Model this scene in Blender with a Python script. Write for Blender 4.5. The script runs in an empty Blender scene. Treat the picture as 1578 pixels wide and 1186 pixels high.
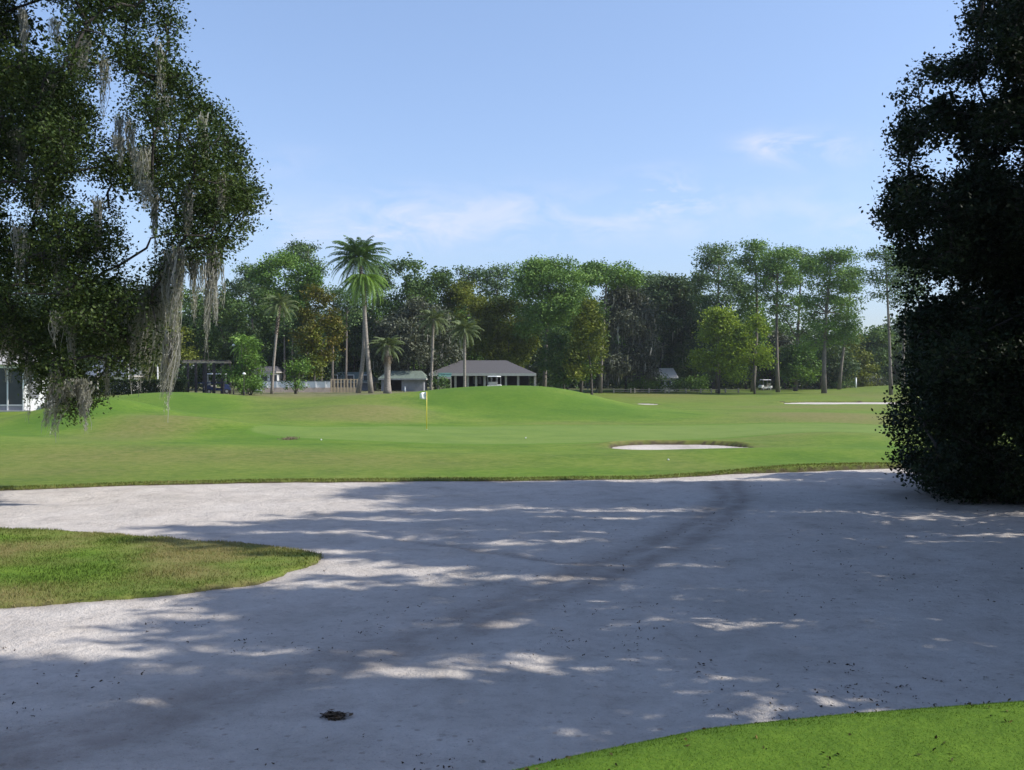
import bpy, math, random
import numpy as np

rng = np.random.default_rng(11)
random.seed(5)
F, CX, HY, EYE = 1600.0, 789.0, 588.0, 2.7       # focal length in photo pixels, principal column, horizon row, eye height
C = bpy.context.scene.collection
R = math.radians
GTR = 'broad-leaved trees along the far side of the course'
GPI = 'tall pines along the far side of the course'


def W(px, py, d):
    return np.array([(px - CX) / F * d, d, EYE + (HY - py) / F * d])


# ------------------------------------------------------------------ tags
def tag(o, label=None, cat=None, group=None, kind=None):
    if label: o['label'] = label
    if cat: o['category'] = cat
    if group: o['group'] = group
    if kind: o['kind'] = kind
    return o


def empty(name, loc, label, cat, group=None, rz=0.0):
    o = bpy.data.objects.new(name, None)
    C.objects.link(o)
    o.location = loc
    o.rotation_euler = (0, 0, rz)
    o.empty_display_size = 0.3
    return tag(o, label, cat, group)


# ------------------------------------------------------------------ materials
def new_mat(name):
    m = bpy.data.materials.new(name)
    m.use_nodes = True
    nt = m.node_tree
    nt.nodes.clear()
    out = nt.nodes.new('ShaderNodeOutputMaterial')
    return m, nt, out


def N(nt, t, **kw):
    n = nt.nodes.new(t)
    for k, v in kw.items():
        setattr(n, k, v)
    return n


def ramp(nt, stops, fac):
    n = nt.nodes.new('ShaderNodeValToRGB')
    e = n.color_ramp.elements
    while len(e) > 1: e.remove(e[-1])
    e[0].position = stops[0][0]; e[0].color = (*stops[0][1], 1)
    for p, c in stops[1:]:
        x = e.new(p); x.color = (*c, 1)
    nt.links.new(fac, n.inputs[0])
    return n.outputs[0]


def noise(nt, scale, detail=4, rough=.6, vec=None, dist=0):
    n = nt.nodes.new('ShaderNodeTexNoise')
    n.inputs['Scale'].default_value = scale
    n.inputs['Detail'].default_value = detail
    n.inputs['Roughness'].default_value = rough
    n.inputs['Distortion'].default_value = dist
    if vec is not None: nt.links.new(vec, n.inputs['Vector'])
    return n.outputs['Fac']


def mixc(nt, a, b, fac, mode='MIX'):
    n = nt.nodes.new('ShaderNodeMix')
    n.data_type = 'RGBA'
    n.blend_type = mode
    for sock, v in ((6, a), (7, b)):
        if isinstance(v, tuple): n.inputs[sock].default_value = (*v, 1)
        else: nt.links.new(v, n.inputs[sock])
    if isinstance(fac, (int, float)): n.inputs[0].default_value = fac
    else: nt.links.new(fac, n.inputs[0])
    return n.outputs[2]


def math_n(nt, op, a, b=None, clamp=False):
    n = nt.nodes.new('ShaderNodeMath')
    n.operation = op
    n.use_clamp = clamp
    for i, v in enumerate((a, b)):
        if v is None: continue
        if isinstance(v, (int, float)): n.inputs[i].default_value = v
        else: nt.links.new(v, n.inputs[i])
    return n.outputs[0]


def attr(nt, name):
    return N(nt, 'ShaderNodeAttribute', attribute_name=name).outputs['Fac']


def bump(nt, h, strength, dist):
    b = nt.nodes.new('ShaderNodeBump')
    b.inputs['Strength'].default_value = strength
    b.inputs['Distance'].default_value = dist
    nt.links.new(h, b.inputs['Height'])
    return b.outputs[0]


def coords(nt, kind='Object'):
    return nt.nodes.new('ShaderNodeTexCoord').outputs[kind]


def leaf_mat(name, dark, mid, light, trans=.25, rough=.55):
    m, nt, out = new_mat(name)
    col = ramp(nt, [(0, dark), (.5, mid), (1, light)], attr(nt, 'tint'))
    p = N(nt, 'ShaderNodeBsdfPrincipled')
    nt.links.new(col, p.inputs['Base Color'])
    p.inputs['Roughness'].default_value = rough
    p.inputs['Specular IOR Level'].default_value = .12
    t = N(nt, 'ShaderNodeBsdfTranslucent')
    nt.links.new(mixc(nt, col, (1.0, 1.0, .35), 1.0, 'MULTIPLY'), t.inputs['Color'])
    mx = N(nt, 'ShaderNodeMixShader')
    mx.inputs[0].default_value = trans
    nt.links.new(p.outputs[0], mx.inputs[1]); nt.links.new(t.outputs[0], mx.inputs[2])
    nt.links.new(mx.outputs[0], out.inputs[0])
    return m


def solid(name, col, rough=.7, var=.15, scale=6.0, metal=0.0, bmp=0.0, stretch=None):
    m, nt, out = new_mat(name)
    v = coords(nt)
    if stretch:
        mp = N(nt, 'ShaderNodeMapping'); mp.inputs['Scale'].default_value = stretch
        nt.links.new(v, mp.inputs['Vector']); v = mp.outputs[0]
    f = noise(nt, scale, 5, .65, v)
    a = tuple(max(0, c * (1 - var * 2)) for c in col); b = tuple(min(1, c * (1 + var * 2)) for c in col)
    c = ramp(nt, [(.25, a), (.75, b)], f)
    p = N(nt, 'ShaderNodeBsdfPrincipled')
    nt.links.new(c, p.inputs['Base Color'])
    p.inputs['Roughness'].default_value = rough
    p.inputs['Metallic'].default_value = metal
    if bmp: nt.links.new(bump(nt, f, .6, bmp), p.inputs['Normal'])
    nt.links.new(p.outputs[0], out.inputs[0])
    return m


M = {}
M['oak_leaf'] = leaf_mat('oak_leaf', (0.0172, 0.0319, 0.0106), (0.0412, 0.0699, 0.0172), (0.1030, 0.1397, 0.0370), .2)
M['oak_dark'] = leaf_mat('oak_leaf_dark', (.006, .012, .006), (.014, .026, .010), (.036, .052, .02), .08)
M['moss'] = leaf_mat('spanish_moss', (.17, .17, .155), (.36, .36, .335), (.56, .56, .53), .35, .9)
M['green'] = leaf_mat('leaf_green', (0.0450, 0.0938, 0.0215), (0.0942, 0.1782, 0.0338), (0.1740, 0.2814, 0.0538))
M['mid'] = leaf_mat('leaf_mid', (0.0386, 0.0774, 0.0266), (0.0821, 0.1412, 0.0417), (0.1570, 0.2391, 0.0683))
M['dark'] = leaf_mat('leaf_dark', (0.0252, 0.0505, 0.0251), (0.0556, 0.0960, 0.0418), (0.1160, 0.1681, 0.0710))
M['grey'] = leaf_mat('leaf_grey', (0.0378, 0.0510, 0.0322), (0.0907, 0.1056, 0.0692), (0.2079, 0.2184, 0.1530), .15)
M['light'] = leaf_mat('leaf_light', (0.0540, 0.1148, 0.0243), (0.1148, 0.2093, 0.0405), (0.1890, 0.3105, 0.0675))
M['olive'] = leaf_mat('leaf_olive', (0.0633, 0.0870, 0.0182), (0.1344, 0.1661, 0.0273), (0.2372, 0.2609, 0.0454))
M['yellow'] = leaf_mat('leaf_yellow', (0.1068, 0.1614, 0.0218), (0.2136, 0.2944, 0.0327), (0.3450, 0.4367, 0.0544))
M['autumn'] = leaf_mat('leaf_autumn', (.05, .065, .014), (.11, .12, .02), (.20, .15, .03))
M['pine'] = leaf_mat('pine_needles', (0.0445, 0.0848, 0.0346), (0.0947, 0.1597, 0.0614), (0.1894, 0.2746, 0.0960), .15)
M['pineg'] = leaf_mat('pine_needles_fresh', (0.0546, 0.1104, 0.0294), (0.1242, 0.2185, 0.0515), (0.2236, 0.3450, 0.0828), .15)
M['palm'] = leaf_mat('palm_frond', (0.0475, 0.0883, 0.0346), (0.0994, 0.1728, 0.0576), (0.2160, 0.3264, 0.1008), .2, .4)
M['palmb'] = leaf_mat('palm_frond_bright', (0.0900, 0.1650, 0.0375), (0.1800, 0.3000, 0.0675), (0.3150, 0.4650, 0.1200), .3, .4)
M['palmg'] = leaf_mat('palm_frond_grey', (0.0624, 0.0920, 0.0432), (0.1352, 0.1748, 0.0792), (0.2704, 0.3128, 0.1440), .2, .5)
M['deadfrond'] = leaf_mat('dead_frond', (.09, .07, .05), (.17, .135, .095), (.27, .22, .16), .2, .9)
M['hedge'] = leaf_mat('hedge_leaf', (0.0120, 0.0240, 0.0096), (0.0264, 0.0480, 0.0144), (0.0540, 0.0840, 0.0240), .15)
M['grassrough'] = leaf_mat('rough_grass', (.07, .115, .020), (.145, .165, .045), (.28, .24, .11), .25, .8)
M['grassfine'] = leaf_mat('fine_grass', (.05, .105, .009), (.085, .16, .014), (.13, .20, .028), .25, .7)
M['litter'] = leaf_mat('litter', (.02, .015, .012), (.055, .038, .026), (.12, .085, .055), .05, .9)
M['litterg'] = leaf_mat('litter_green', (.03, .03, .012), (.06, .06, .02), (.16, .11, .04), .05, .9)
M['bark'] = solid('bark', (.085, .072, .06), .95, .3, 3.5, bmp=.03, stretch=(3, 3, .6))
M['barkdark'] = solid('bark_dark', (.035, .03, .026), .95, .3, 3.5, bmp=.03, stretch=(3, 3, .6))
M['pinebark'] = solid('pine_bark', (.17, .145, .125), .95, .3, 3.0, bmp=.03, stretch=(3, 3, .5))
M['palmbark'] = solid('palm_bark', (.24, .21, .18), .95, .25, 4.0, bmp=.03, stretch=(1, 1, 4))
M['palmboot'] = solid('palm_boots', (.11, .075, .05), .95, .35, 5.0, bmp=.04, stretch=(1, 1, 3))
M['white'] = solid('white_paint', (.74, .74, .73), .5, .04, 2)
M['cream'] = solid('cream_wall', (.70, .66, .58), .7, .05, 2)
M['pinkwall'] = solid('pink_wall', (.58, .45, .36), .8, .08, 2)
M['tanwood'] = solid('tan_wood', (.55, .42, .27), .8, .12, 6, stretch=(6, 6, 1))
M['screen'] = solid('insect_screen', (.045, .047, .05), .5, .2, 1)
M['darkint'] = solid('dark_interior', (.018, .017, .018), .9, .2, 2)
M['roofgrey'] = solid('shingle_roof', (.082, .078, .080), .9, .14, 9, stretch=(1, 1, 8))
M['roofgreen'] = solid('green_roof', (.13, .165, .135), .8, .18, 4)
M['roofblue'] = solid('blue_grey_roof', (.12, .14, .17), .7, .15, 4)
M['fascia'] = solid('fascia', (.42, .40, .37), .7, .08, 4)
M['post'] = solid('grey_post', (.30, .28, .25), .8, .15, 8)
M['darkwood'] = solid('dark_wood', (.035, .03, .03), .8, .2, 6)
M['paleplank'] = solid('pale_wood', (.42, .36, .28), .8, .15, 6)
M['greenawn'] = solid('green_awning', (.07, .16, .13), .6, .1, 4)
M['cartwhite'] = solid('cart_shell', (.72, .73, .72), .35, .03, 3)
M['cartblue'] = solid('cart_blue', (.02, .035, .11), .35, .05, 3)
M['rubber'] = solid('rubber', (.015, .015, .015), .8, .1, 8)
M['seat'] = solid('seat_vinyl', (.45, .42, .36), .6, .05, 8)
M['metal'] = solid('grey_metal', (.35, .36, .37), .4, .08, 8, .6)
M['yellowpole'] = solid('yellow_pole', (.72, .60, .06), .4, .04, 8)
M['flag'] = solid('white_flag', (.82, .83, .82), .7, .02, 5)
M['navy'] = solid('navy_panel', (.02, .03, .08), .6, .1, 4)
M['wallgrey'] = solid('grey_wall', (.24, .24, .26), .8, .1, 3)


# ------------------------------------------------------------------ mesh helpers
def fast_mesh(name, co, k, mat, tint=None, parent=None, smooth=False):
    co = np.ascontiguousarray(co, dtype=np.float32).reshape(-1, 3)
    n = len(co); f = n // k
    me = bpy.data.meshes.new(name)
    me.vertices.add(n); me.vertices.foreach_set('co', co.ravel())
    me.loops.add(n); me.loops.foreach_set('vertex_index', np.arange(n, dtype=np.int32))
    me.polygons.add(f)
    me.polygons.foreach_set('loop_start', np.arange(0, n, k, dtype=np.int32))
    me.polygons.foreach_set('loop_total', np.full(f, k, dtype=np.int32))
    if tint is not None:
        a = me.attributes.new('tint', 'FLOAT', 'FACE')
        a.data.foreach_set('value', np.ascontiguousarray(np.clip(tint, 0, 1), dtype=np.float32))
    me.update(); me.validate()
    me.materials.append(mat)
    o = bpy.data.objects.new(name, me)
    C.objects.link(o)
    if parent: o.parent = parent
    return o


def leaf_quads(pts, size, aspect=.5, up=.35, droop=0.0):
    n = len(pts)
    nrm = rng.normal(size=(n, 3)); nrm[:, 2] = np.abs(nrm[:, 2]) + up
    nrm /= np.linalg.norm(nrm, axis=1)[:, None]
    a = rng.normal(size=(n, 3)); a[:, 2] -= droop * 3
    a -= nrm * (a * nrm).sum(1)[:, None]
    a /= np.linalg.norm(a, axis=1)[:, None] + 1e-9
    b = np.cross(nrm, a)
    s = size * rng.uniform(.6, 1.3, (n, 1))
    L = a * s * .5; Wd = b * s * .5 * aspect
    return np.stack([pts - L, pts + Wd - L * .1, pts + L, pts - Wd - L * .1], 1).reshape(-1, 3)


class MB:
    def __init__(s): s.v = []; s.f = []

    def add(s, vs, fs):
        o = len(s.v); s.v += [tuple(map(float, q)) for q in vs]; s.f += [tuple(i + o for i in q) for q in fs]; return s

    def box(s, x0, x1, y0, y1, z0, z1):
        return s.add([(x0, y0, z0), (x1, y0, z0), (x1, y1, z0), (x0, y1, z0), (x0, y0, z1), (x1, y0, z1), (x1, y1, z1), (x0, y1, z1)],
                     [(0, 3, 2, 1), (4, 5, 6, 7), (0, 1, 5, 4), (1, 2, 6, 5), (2, 3, 7, 6), (3, 0, 4, 7)])

    def tube(s, pts, rad, n=6, cap=True):
        pts = [np.array(p, float) for p in pts]
        if not hasattr(rad, '__len__'): rad = [rad] * len(pts)
        o = len(s.v)
        t0 = pts[-1] - pts[0]
        ref = np.array([0, 0, 1.]) if abs(t0[2]) < .8 * np.linalg.norm(t0) else np.array([1., 0, 0])
        for i, p in enumerate(pts):
            t = pts[min(i + 1, len(pts) - 1)] - pts[max(i - 1, 0)]
            t = t / (np.linalg.norm(t) + 1e-9)
            u = np.cross(t, ref); u /= np.linalg.norm(u) + 1e-9; w = np.cross(t, u)
            for k in range(n):
                a = 2 * math.pi * k / n
                q = p + (u * math.cos(a) + w * math.sin(a)) * rad[i]
                s.v.append((float(q[0]), float(q[1]), float(q[2])))
        for i in range(len(pts) - 1):
            for k in range(n):
                s.f.append((o + i * n + k, o + i * n + (k + 1) % n, o + (i + 1) * n + (k + 1) % n, o + (i + 1) * n + k))
        if cap:
            s.f.append(tuple(o + k for k in range(n))[::-1])
            s.f.append(tuple(o + (len(pts) - 1) * n + k for k in range(n)))
        return s

    def build(s, name, mat, parent=None, smooth=False, bevel=0.0):
        me = bpy.data.meshes.new(name)
        me.from_pydata(s.v, [], s.f); me.update()
        if smooth: me.polygons.foreach_set('use_smooth', [True] * len(me.polygons))
        me.materials.append(mat)
        o = bpy.data.objects.new(name, me); C.objects.link(o)
        if parent: o.parent = parent
        if bevel:
            b = o.modifiers.new('bevel', 'BEVEL'); b.width = bevel; b.segments = 2; b.limit_method = 'ANGLE'
        return o


# ------------------------------------------------------------------ noise
_P = np.random.default_rng(3).random((256, 256))


def vnoise(x, y):
    xi = np.floor(x).astype(int); yi = np.floor(y).astype(int)
    fx = x - xi; fy = y - yi
    fx = fx * fx * (3 - 2 * fx); fy = fy * fy * (3 - 2 * fy)
    g = lambda a, b: _P[a & 255, b & 255]
    return (g(xi, yi) * (1 - fx) + g(xi + 1, yi) * fx) * (1 - fy) + (g(xi, yi + 1) * (1 - fx) + g(xi + 1, yi + 1) * fx) * fy


def fbm(x, y, s, o=4):
    r = 0; a = .5; t = 0
    for i in range(o):
        r = r + a * vnoise(x / s + 17.3 * i, y / s + 9.1 * i); t += a; a *= .5; s *= .5
    return r / t * 2 - 1


def sm(a, b, x):
    t = np.clip((x - a) / (b - a), 0, 1); return t * t * (3 - 2 * t)


# ------------------------------------------------------------------ terrain
def y_edge(x):      # rim of the raised tee the photographer stands on
    return np.interp(x, [-12, -6, -3, -1, -.08, .31, .95, 1.62, 2.61, 5, 9, 14], [-2, .3, 2.2, 3.65, 4.28, 4.53, 4.88, 5.08, 5.29, 5.5, 5.6, 5.6]) - .25


def y_far(x):       # far edge of the waste sand
    return np.interp(x, [-30, -18, -12.5, -9.9, -6.7, -3.3, .2, 3.8, 6.4, 8.9, 11.9, 14, 20], [21, 24, 25.6, 27, 27.7, 28, 28.2, 28.8, 30.2, 30.8, 32.0, 32.2, 30])


MOUNDS = [  # x, y, sx, sy, amp
    (-22.2, 56, 4.0, 5, 1.35), (-16.5, 50, 4.5, 3.0, .65), (-25, 76, 7.0, 7, .85), (-9, 66, 4.5, 4, .55), (-10.5, 78, 7, 6, .35),
    (68, 172, 9, 22, 1.2), (10, 36.5, 5.5, 2.2, .22), (15, 45, 4, 6, .35),
    (-14, 38, 9, 3.0, .22), (0, 35.5, 8, 2.0, .12), (-27, 40, 8, 6, .5), (22, 70, 12, 8, .3), (-3, 92, 30, 5, .05)]


def zbase(x, y):
    zr = np.interp(y, [0, 30, 36, 60, 85, 112, 190, 400, 3000], [0, 0, .06, .12, .3, .36, 1.2, 1.5, 1.5])
    zl = np.interp(y, [0, 30, 45, 60, 75, 92, 130, 400, 3000], [0, 0, .2, .55, 1.0, 1.5, 1.6, 1.6, 1.6])
    w = sm(-1, -13, x)
    z = zr * (1 - w) + zl * w
    for mx, my, sx, sy, a in MOUNDS:
        z = z + a * np.exp(-((x - mx) / sx) ** 2 - ((y - my) / sy) ** 2)
    z = z + 2.1 * np.exp(-np.abs((x - .4) / 8.2) ** 2.4 - ((y - 80) / 8) ** 2)
    z = z + .05 * fbm(x, y, 9, 3) * sm(28, 40, y) + .03 * fbm(x, y, 5, 3) * sm(6, 9, y)
    ye = y_edge(x)
    t = np.clip((y - ye) / 2.6, 0, 1)
    z = z + 1.1 * (1 - t ** 1.15 * (1.0)) * (t < 1)
    return z


def G(px, py):      # ground point under a photo pixel (march along the ray)
    ds = np.concatenate([np.linspace(3, 60, 800), np.linspace(60.1, 400, 1500)])
    X = (px - CX) / F * ds; Z = EYE + (HY - py) / F * ds
    below = np.where(Z < zbase(X, ds))[0]
    i = below[0] if len(below) else len(ds) - 1
    return X[i], ds[i]


ISL = [(-500, 812), (0, 812), (100, 814), (200, 822), (300, 830), (400, 838), (470, 846), (503, 856), (488, 870), (440, 885), (380, 900), (300, 910),
       (220, 919), (120, 927), (0, 932), (-500, 940)]
ISL = [((px - CX) / F * d, d) for px, py in ISL for d in [(EYE - .03) * F / (py - HY)]]


def sd_poly(x, y, P):
    d = np.full(np.shape(x), 1e9); ins = np.zeros(np.shape(x), bool)
    n = len(P)
    for i in range(n):
        ax, ay = P[i]; bx, by = P[(i + 1) % n]
        ex, ey = bx - ax, by - ay
        t = np.clip(((x - ax) * ex + (y - ay) * ey) / (ex * ex + ey * ey), 0, 1)
        d = np.minimum(d, np.hypot(x - ax - t * ex, y - ay - t * ey))
        c = (ay > y) != (by > y)
        with np.errstate(divide='ignore', invalid='ignore'):
            xs = (bx - ax) * (y - ay) / (by - ay + 1e-12) + ax
        ins ^= c & (x < xs)
    return np.where(ins, -d, d)


def ell(x, y, cx, cy, rx, ry):
    q = np.sqrt(((x - cx) / rx) ** 2 + ((y - cy) / ry) ** 2)
    return (q - 1) * min(rx, ry)


def sd_main(x, y):
    isl = sd_poly(x, y, ISL) + .16 * fbm(x + 3, y, .7, 4) + .05
    s = np.maximum(y_edge(x) + 2.3 - y, y - y_far(x))
    s = np.maximum(s, np.maximum(x - 19, -x - 26))
    n = .10 * fbm(x, y, 1.2, 4) + .05 * fbm(x + 50, y, .35, 2)
    s = np.maximum(s, -(isl))
    return s + n


B1 = (6.6, 40.9, 2.65, 2.15)


def sd_b(x, y):
    b1 = ell(x, y, *B1) + .12 * fbm(x, y, 1.0, 3)
    b2 = ell(x, y, (998 - CX) / F * 108, 108, .95, 3.2)
    b3 = np.maximum(np.abs(y - 111 - .04 * (x - 33)) - 4.2 - .6 * fbm(x, y, 4, 3), np.maximum(27.0 - x, x - 60))
    b3 = np.where(x < 33, b3 + (33 - x) * .45, b3)
    return b1, b2, b3


def zsoil(x, y):     # level of the sand sheets
    b1, b2, b3 = sd_b(x, y)
    z = zbase(x, y)
    z = z - .16 * sm(.3, -.9, b1) - .12 * sm(.3, -1, b2) - .10 * sm(.3, -2, b3)
    z = z + np.where(b1 < .5, .045 * (y - B1[1]), 0) * sm(.5, -.6, b1)
    return z


def lawn_z(x, y, S):
    z = zsoil(x, y)
    b1, b2, b3 = sd_b(x, y)
    lip = .045 + .13 * sm(5.5, 9, x) * sm(26, 29, y) * sm(34, 31, y)
    up = np.where(S > 0, lip * (1 - np.exp(-np.maximum(S, 0) / .05)), 0)
    dn = np.where(S < 0, -.13 * (1 - np.exp(np.minimum(S, 0) / .08)), 0)
    far = .15 * np.exp(-(np.maximum(b1, 0) / .9) ** 2) * sm(B1[1] + .2, B1[1] + 1.2, y) * (b1 > 0) * (1 - np.exp(-np.maximum(b1, 0) / .06))
    far = far + .16 * np.exp(-(np.maximum(b3, 0) / 1.2) ** 2) * (b3 > 0) * (y > 110)
    return z + up + dn + far


# lawn sheet: fan of strips widening with distance
ys = np.concatenate([np.linspace(-14, 3, 12), np.arange(3.3, 31, .125)])
yy = [ys[-1]]
while yy[-1] < 210: yy.append(yy[-1] * 1.0046 if yy[-1] < 120 else yy[-1] * 1.009)
while yy[-1] < 3200: yy.append(yy[-1] * 1.12)
ys = np.concatenate([ys, yy[1:]])
tt = np.concatenate([np.linspace(-3.2, -.62, 40), np.arange(-.60, .60, .0030), np.linspace(.62, 3.2, 40)])
TX, TY = np.meshgrid(tt, ys)
X = TX * (TY + 16); Y = TY
b1, b2, b3 = sd_b(X, Y)
S = np.minimum(np.minimum(sd_main(X, Y), b1), np.minimum(b2, b3))
Z = lawn_z(X, Y, S)
Z = np.where(np.hypot(X, Y) > 700, 1.5, Z)


def grid_mesh(name, X, Y, Z, mat, attrs, keep=None):
    nr, nc = X.shape
    idx = np.arange(nr * nc).reshape(nr, nc)
    q = np.stack([idx[:-1, :-1], idx[:-1, 1:], idx[1:, 1:], idx[1:, :-1]], -1).reshape(-1, 4)
    if keep is not None:
        kk = (keep[:-1, :-1] | keep[:-1, 1:] | keep[1:, 1:] | keep[1:, :-1]).ravel()
        q = q[kk]
    used, inv = np.unique(q, return_inverse=True)
    q = inv.reshape(-1, 4)
    co = np.stack([X.ravel()[used], Y.ravel()[used], Z.ravel()[used]], 1).astype(np.float32)
    me = bpy.data.meshes.new(name)
    me.vertices.add(len(co)); me.vertices.foreach_set('co', co.ravel())
    me.loops.add(q.size); me.loops.foreach_set('vertex_index', q.ravel().astype(np.int32))
    me.polygons.add(len(q))
    me.polygons.foreach_set('loop_start', np.arange(0, q.size, 4, dtype=np.int32))
    me.polygons.foreach_set('loop_total', np.full(len(q), 4, dtype=np.int32))
    me.polygons.foreach_set('use_smooth', np.ones(len(q), bool))
    for k, v in attrs.items():
        a = me.attributes.new(k, 'FLOAT', 'POINT')
        a.data.foreach_set('value', v.ravel()[used].astype(np.float32))
    me.update()
    me.materials.append(mat)
    o = bpy.data.objects.new(name, me); C.objects.link(o)
    return o


# turf masks
def patch(px, py, rpx, rpy, amp):
    gx, gy = G(px, py)
    rx = rpx * gy / F; ry = rpy * gy * gy / (F * 2.3)
    return amp * np.exp(-((X - gx) / rx) ** 2 - ((Y - gy) / ry) ** 2)


dry = .5 + .55 * fbm(X, Y * .7, 7, 4) - .12
dry = np.clip(dry, 0, 1) * .5
for a in [(1270, 640, 110, 9, .9), (1060, 668, 120, 6, .75), (1200, 668, 90, 7, .45), (430, 613, 110, 5, .8), (560, 640, 130, 9, .75),
          (240, 655, 80, 10, .55), (120, 705, 160, 9, .5), (700, 640, 90, 5, .6), (1010, 609, 70, 4, .8), (880, 655, 100, 4, .5),
          (600, 712, 200, 10, .30), (1250, 628, 120, 3, .7), (960, 680, 60, 4, .4), (1050, 720, 90, 7, .15), (380, 700, 150, 9, .35),
          (1340, 610, 60, 5, .5), (60, 730, 160, 6, .3)]:
    dry = dry + patch(*a)
for a in [(260, 625, 90, 9, -.5), (780, 615, 110, 12, -.35), (1200, 705, 150, 12, -.45), (40, 660, 70, 12, -.5), (400, 672, 90, 9, -.6), (150, 632, 70, 8, -.4), (700, 622, 50, 14, -.6), (950, 632, 200, 4, -.5),
          (560, 655, 150, 4, -.6), (1350, 690, 60, 12, -.4), (300, 628, 60, 6, -.5), (850, 730, 200, 5, -.3)]:
    dry = dry + patch(*a)
lush_shade = np.clip(-(dry - .12) * 2.2, 0, 1)  # greener turf, plus mound-side shade painted in as darker green
sedge = np.minimum(np.abs(S), 3)
dry = dry + .55 * np.exp(-sedge / .35) * (Y > 20) * (S > 0)
isl_m = sm(.3, -.1, sd_poly(X, Y, ISL))
dry = np.where(isl_m > .5, .55 + 1.2 * fbm(X, Y, 1.6, 4) + .5 * np.exp(-np.abs(S) / .25), dry)
tee = sm(1.6, 1.2, Y - y_edge(X))
dry = np.where(tee > .5, .05, dry)
dry = np.where(Y > 112, dry * .6 + .15, dry)
# putting surface
gx0, gy0 = G(430, 668); gx1, gy1 = G(1330, 655)
gq = ell(X, Y, (gx0 + gx1) / 2, 51.5 + 0 * X, (gx1 - gx0) / 2 + 1, 1) * 0
cx = (gx0 + gx1) / 2; hw = (gx1 - gx0) / 2 + 1.5
qx = np.clip((X - cx) / hw, -1, 1)
cyl = 52.5 + 3.5 * qx; hh = 7.5 * np.sqrt(np.maximum(0, 1 - qx ** 2)) * (1 - .15 * np.sin(qx * 5))
putt = sm(.35, -.1, np.abs(Y - cyl) - hh) * (np.abs(qx) < 1)
collar = sm(1.6, .3, np.abs(Y - cyl) - hh) * (np.abs(qx) < 1)
dry = np.clip(dry * (1 - .65 * collar), 0, 1)
wood = np.clip(sm(84, 92, Y) * sm(-5, -12, X) + sm(186, 200, Y), 0, 1)
soil_shade = np.clip(sm(.11, .05, S) * (Y > 20) + sm(.03, .0, S), 0, 1)  # bare dirt at the sand edges, with overhang shade painted into the lip


def lawn_mat():
    m, nt, out = new_mat('turf')
    v = coords(nt)
    n1 = noise(nt, .35, 6, .65, v); n2 = noise(nt, 3.2, 5, .7, v); n3 = noise(nt, 28, 4, .7, v)
    base = ramp(nt, [(.3, (.070, .138, .014)), (.5, (.112, .188, .018)), (.75, (.165, .222, .032))], n1)
    base = mixc(nt, base, ramp(nt, [(.3, (.55, .6, .5)), (.7, (1.35, 1.3, 1.3))], n2), .55, 'MULTIPLY')
    tan = ramp(nt, [(.3, (.125, .138, .034)), (.7, (.215, .19, .068))], n2)
    d = math_n(nt, 'ADD', attr(nt, 'dry'), math_n(nt, 'MULTIPLY', math_n(nt, 'SUBTRACT', n2, .5), .7), clamp=True)
    col = mixc(nt, base, tan, d)
    col = mixc(nt, col, (.062, .138, .011), math_n(nt, 'MULTIPLY', attr(nt, 'lush_shade'), .5))
    col = mixc(nt, col, (.092, .18, .016), math_n(nt, 'MULTIPLY', attr(nt, 'collar'), .7))
    pg = ramp(nt, [(.3, (.135, .205, .042)), (.7, (.175, .24, .06))], noise(nt, .5, 3, .5, v))
    col = mixc(nt, col, pg, math_n(nt, 'MULTIPLY', attr(nt, 'putt'), .6))
    teec = ramp(nt, [(.3, (.06, .13, .009)), (.7, (.105, .175, .017))], noise(nt, 60, 4, .75, v))
    teec = mixc(nt, teec, ramp(nt, [(.35, (.75, .8, .7)), (.7, (1.2, 1.15, 1.1))], noise(nt, 5, 4, .6, v)), .7, 'MULTIPLY')
    col = mixc(nt, col, teec, attr(nt, 'tee'))
    wd = ramp(nt, [(.3, (.055, .06, .03)), (.5, (.16, .14, .08)), (.7, (.27, .23, .155))], noise(nt, 1.1, 6, .7, v))
    col = mixc(nt, col, wd, math_n(nt, 'MULTIPLY', attr(nt, 'wood'), .7))
    col = mixc(nt, col, (.06, .045, .03), math_n(nt, 'MULTIPLY', attr(nt, 'soil_shade'), .9))
    p = N(nt, 'ShaderNodeBsdfPrincipled')
    nt.links.new(col, p.inputs['Base Color'])
    p.inputs['Roughness'].default_value = .85
    p.inputs['Specular IOR Level'].default_value = .15
    h = math_n(nt, 'ADD', math_n(nt, 'MULTIPLY', n3, .35), n2)
    nt.links.new(bump(nt, h, .55, .05), p.inputs['Normal'])
    nt.links.new(p.outputs[0], out.inputs[0])
    return m


lawn = grid_mesh('lawn', X, Y, Z, lawn_mat(), dict(dry=dry, putt=putt, collar=collar * (1 - putt), tee=tee, wood=wood, soil_shade=soil_shade, lush_shade=lush_shade * (1 - tee) * (1 - isl_m)))
tag(lawn, kind='structure')

# ---- sand
TRACKS = [[(-40, 1165), (120, 1120), (300, 1070), (480, 1030), (640, 975), (800, 915), (920, 870), (1010, 835), (1080, 800), (1120, 765), (1100, 745)],
          [(-40, 1195), (160, 1140), (330, 1088), (500, 1042), (680, 985), (830, 925), (960, 880), (1060, 840), (1120, 800), (1145, 765), (1130, 740)],
          [(620, 830), (780, 855), (900, 872), (1020, 840)]]


def seg_d(x, y, P):
    d = np.full(x.shape, 1e9)
    for (ax, ay), (bx, by) in zip(P[:-1], P[1:]):
        ex, ey = bx - ax, by - ay
        t = np.clip(((x - ax) * ex + (y - ay) * ey) / (ex * ex + ey * ey), 0, 1)
        d = np.minimum(d, np.hypot(x - ax - t * ex, y - ay - t * ey))
    return d


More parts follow.
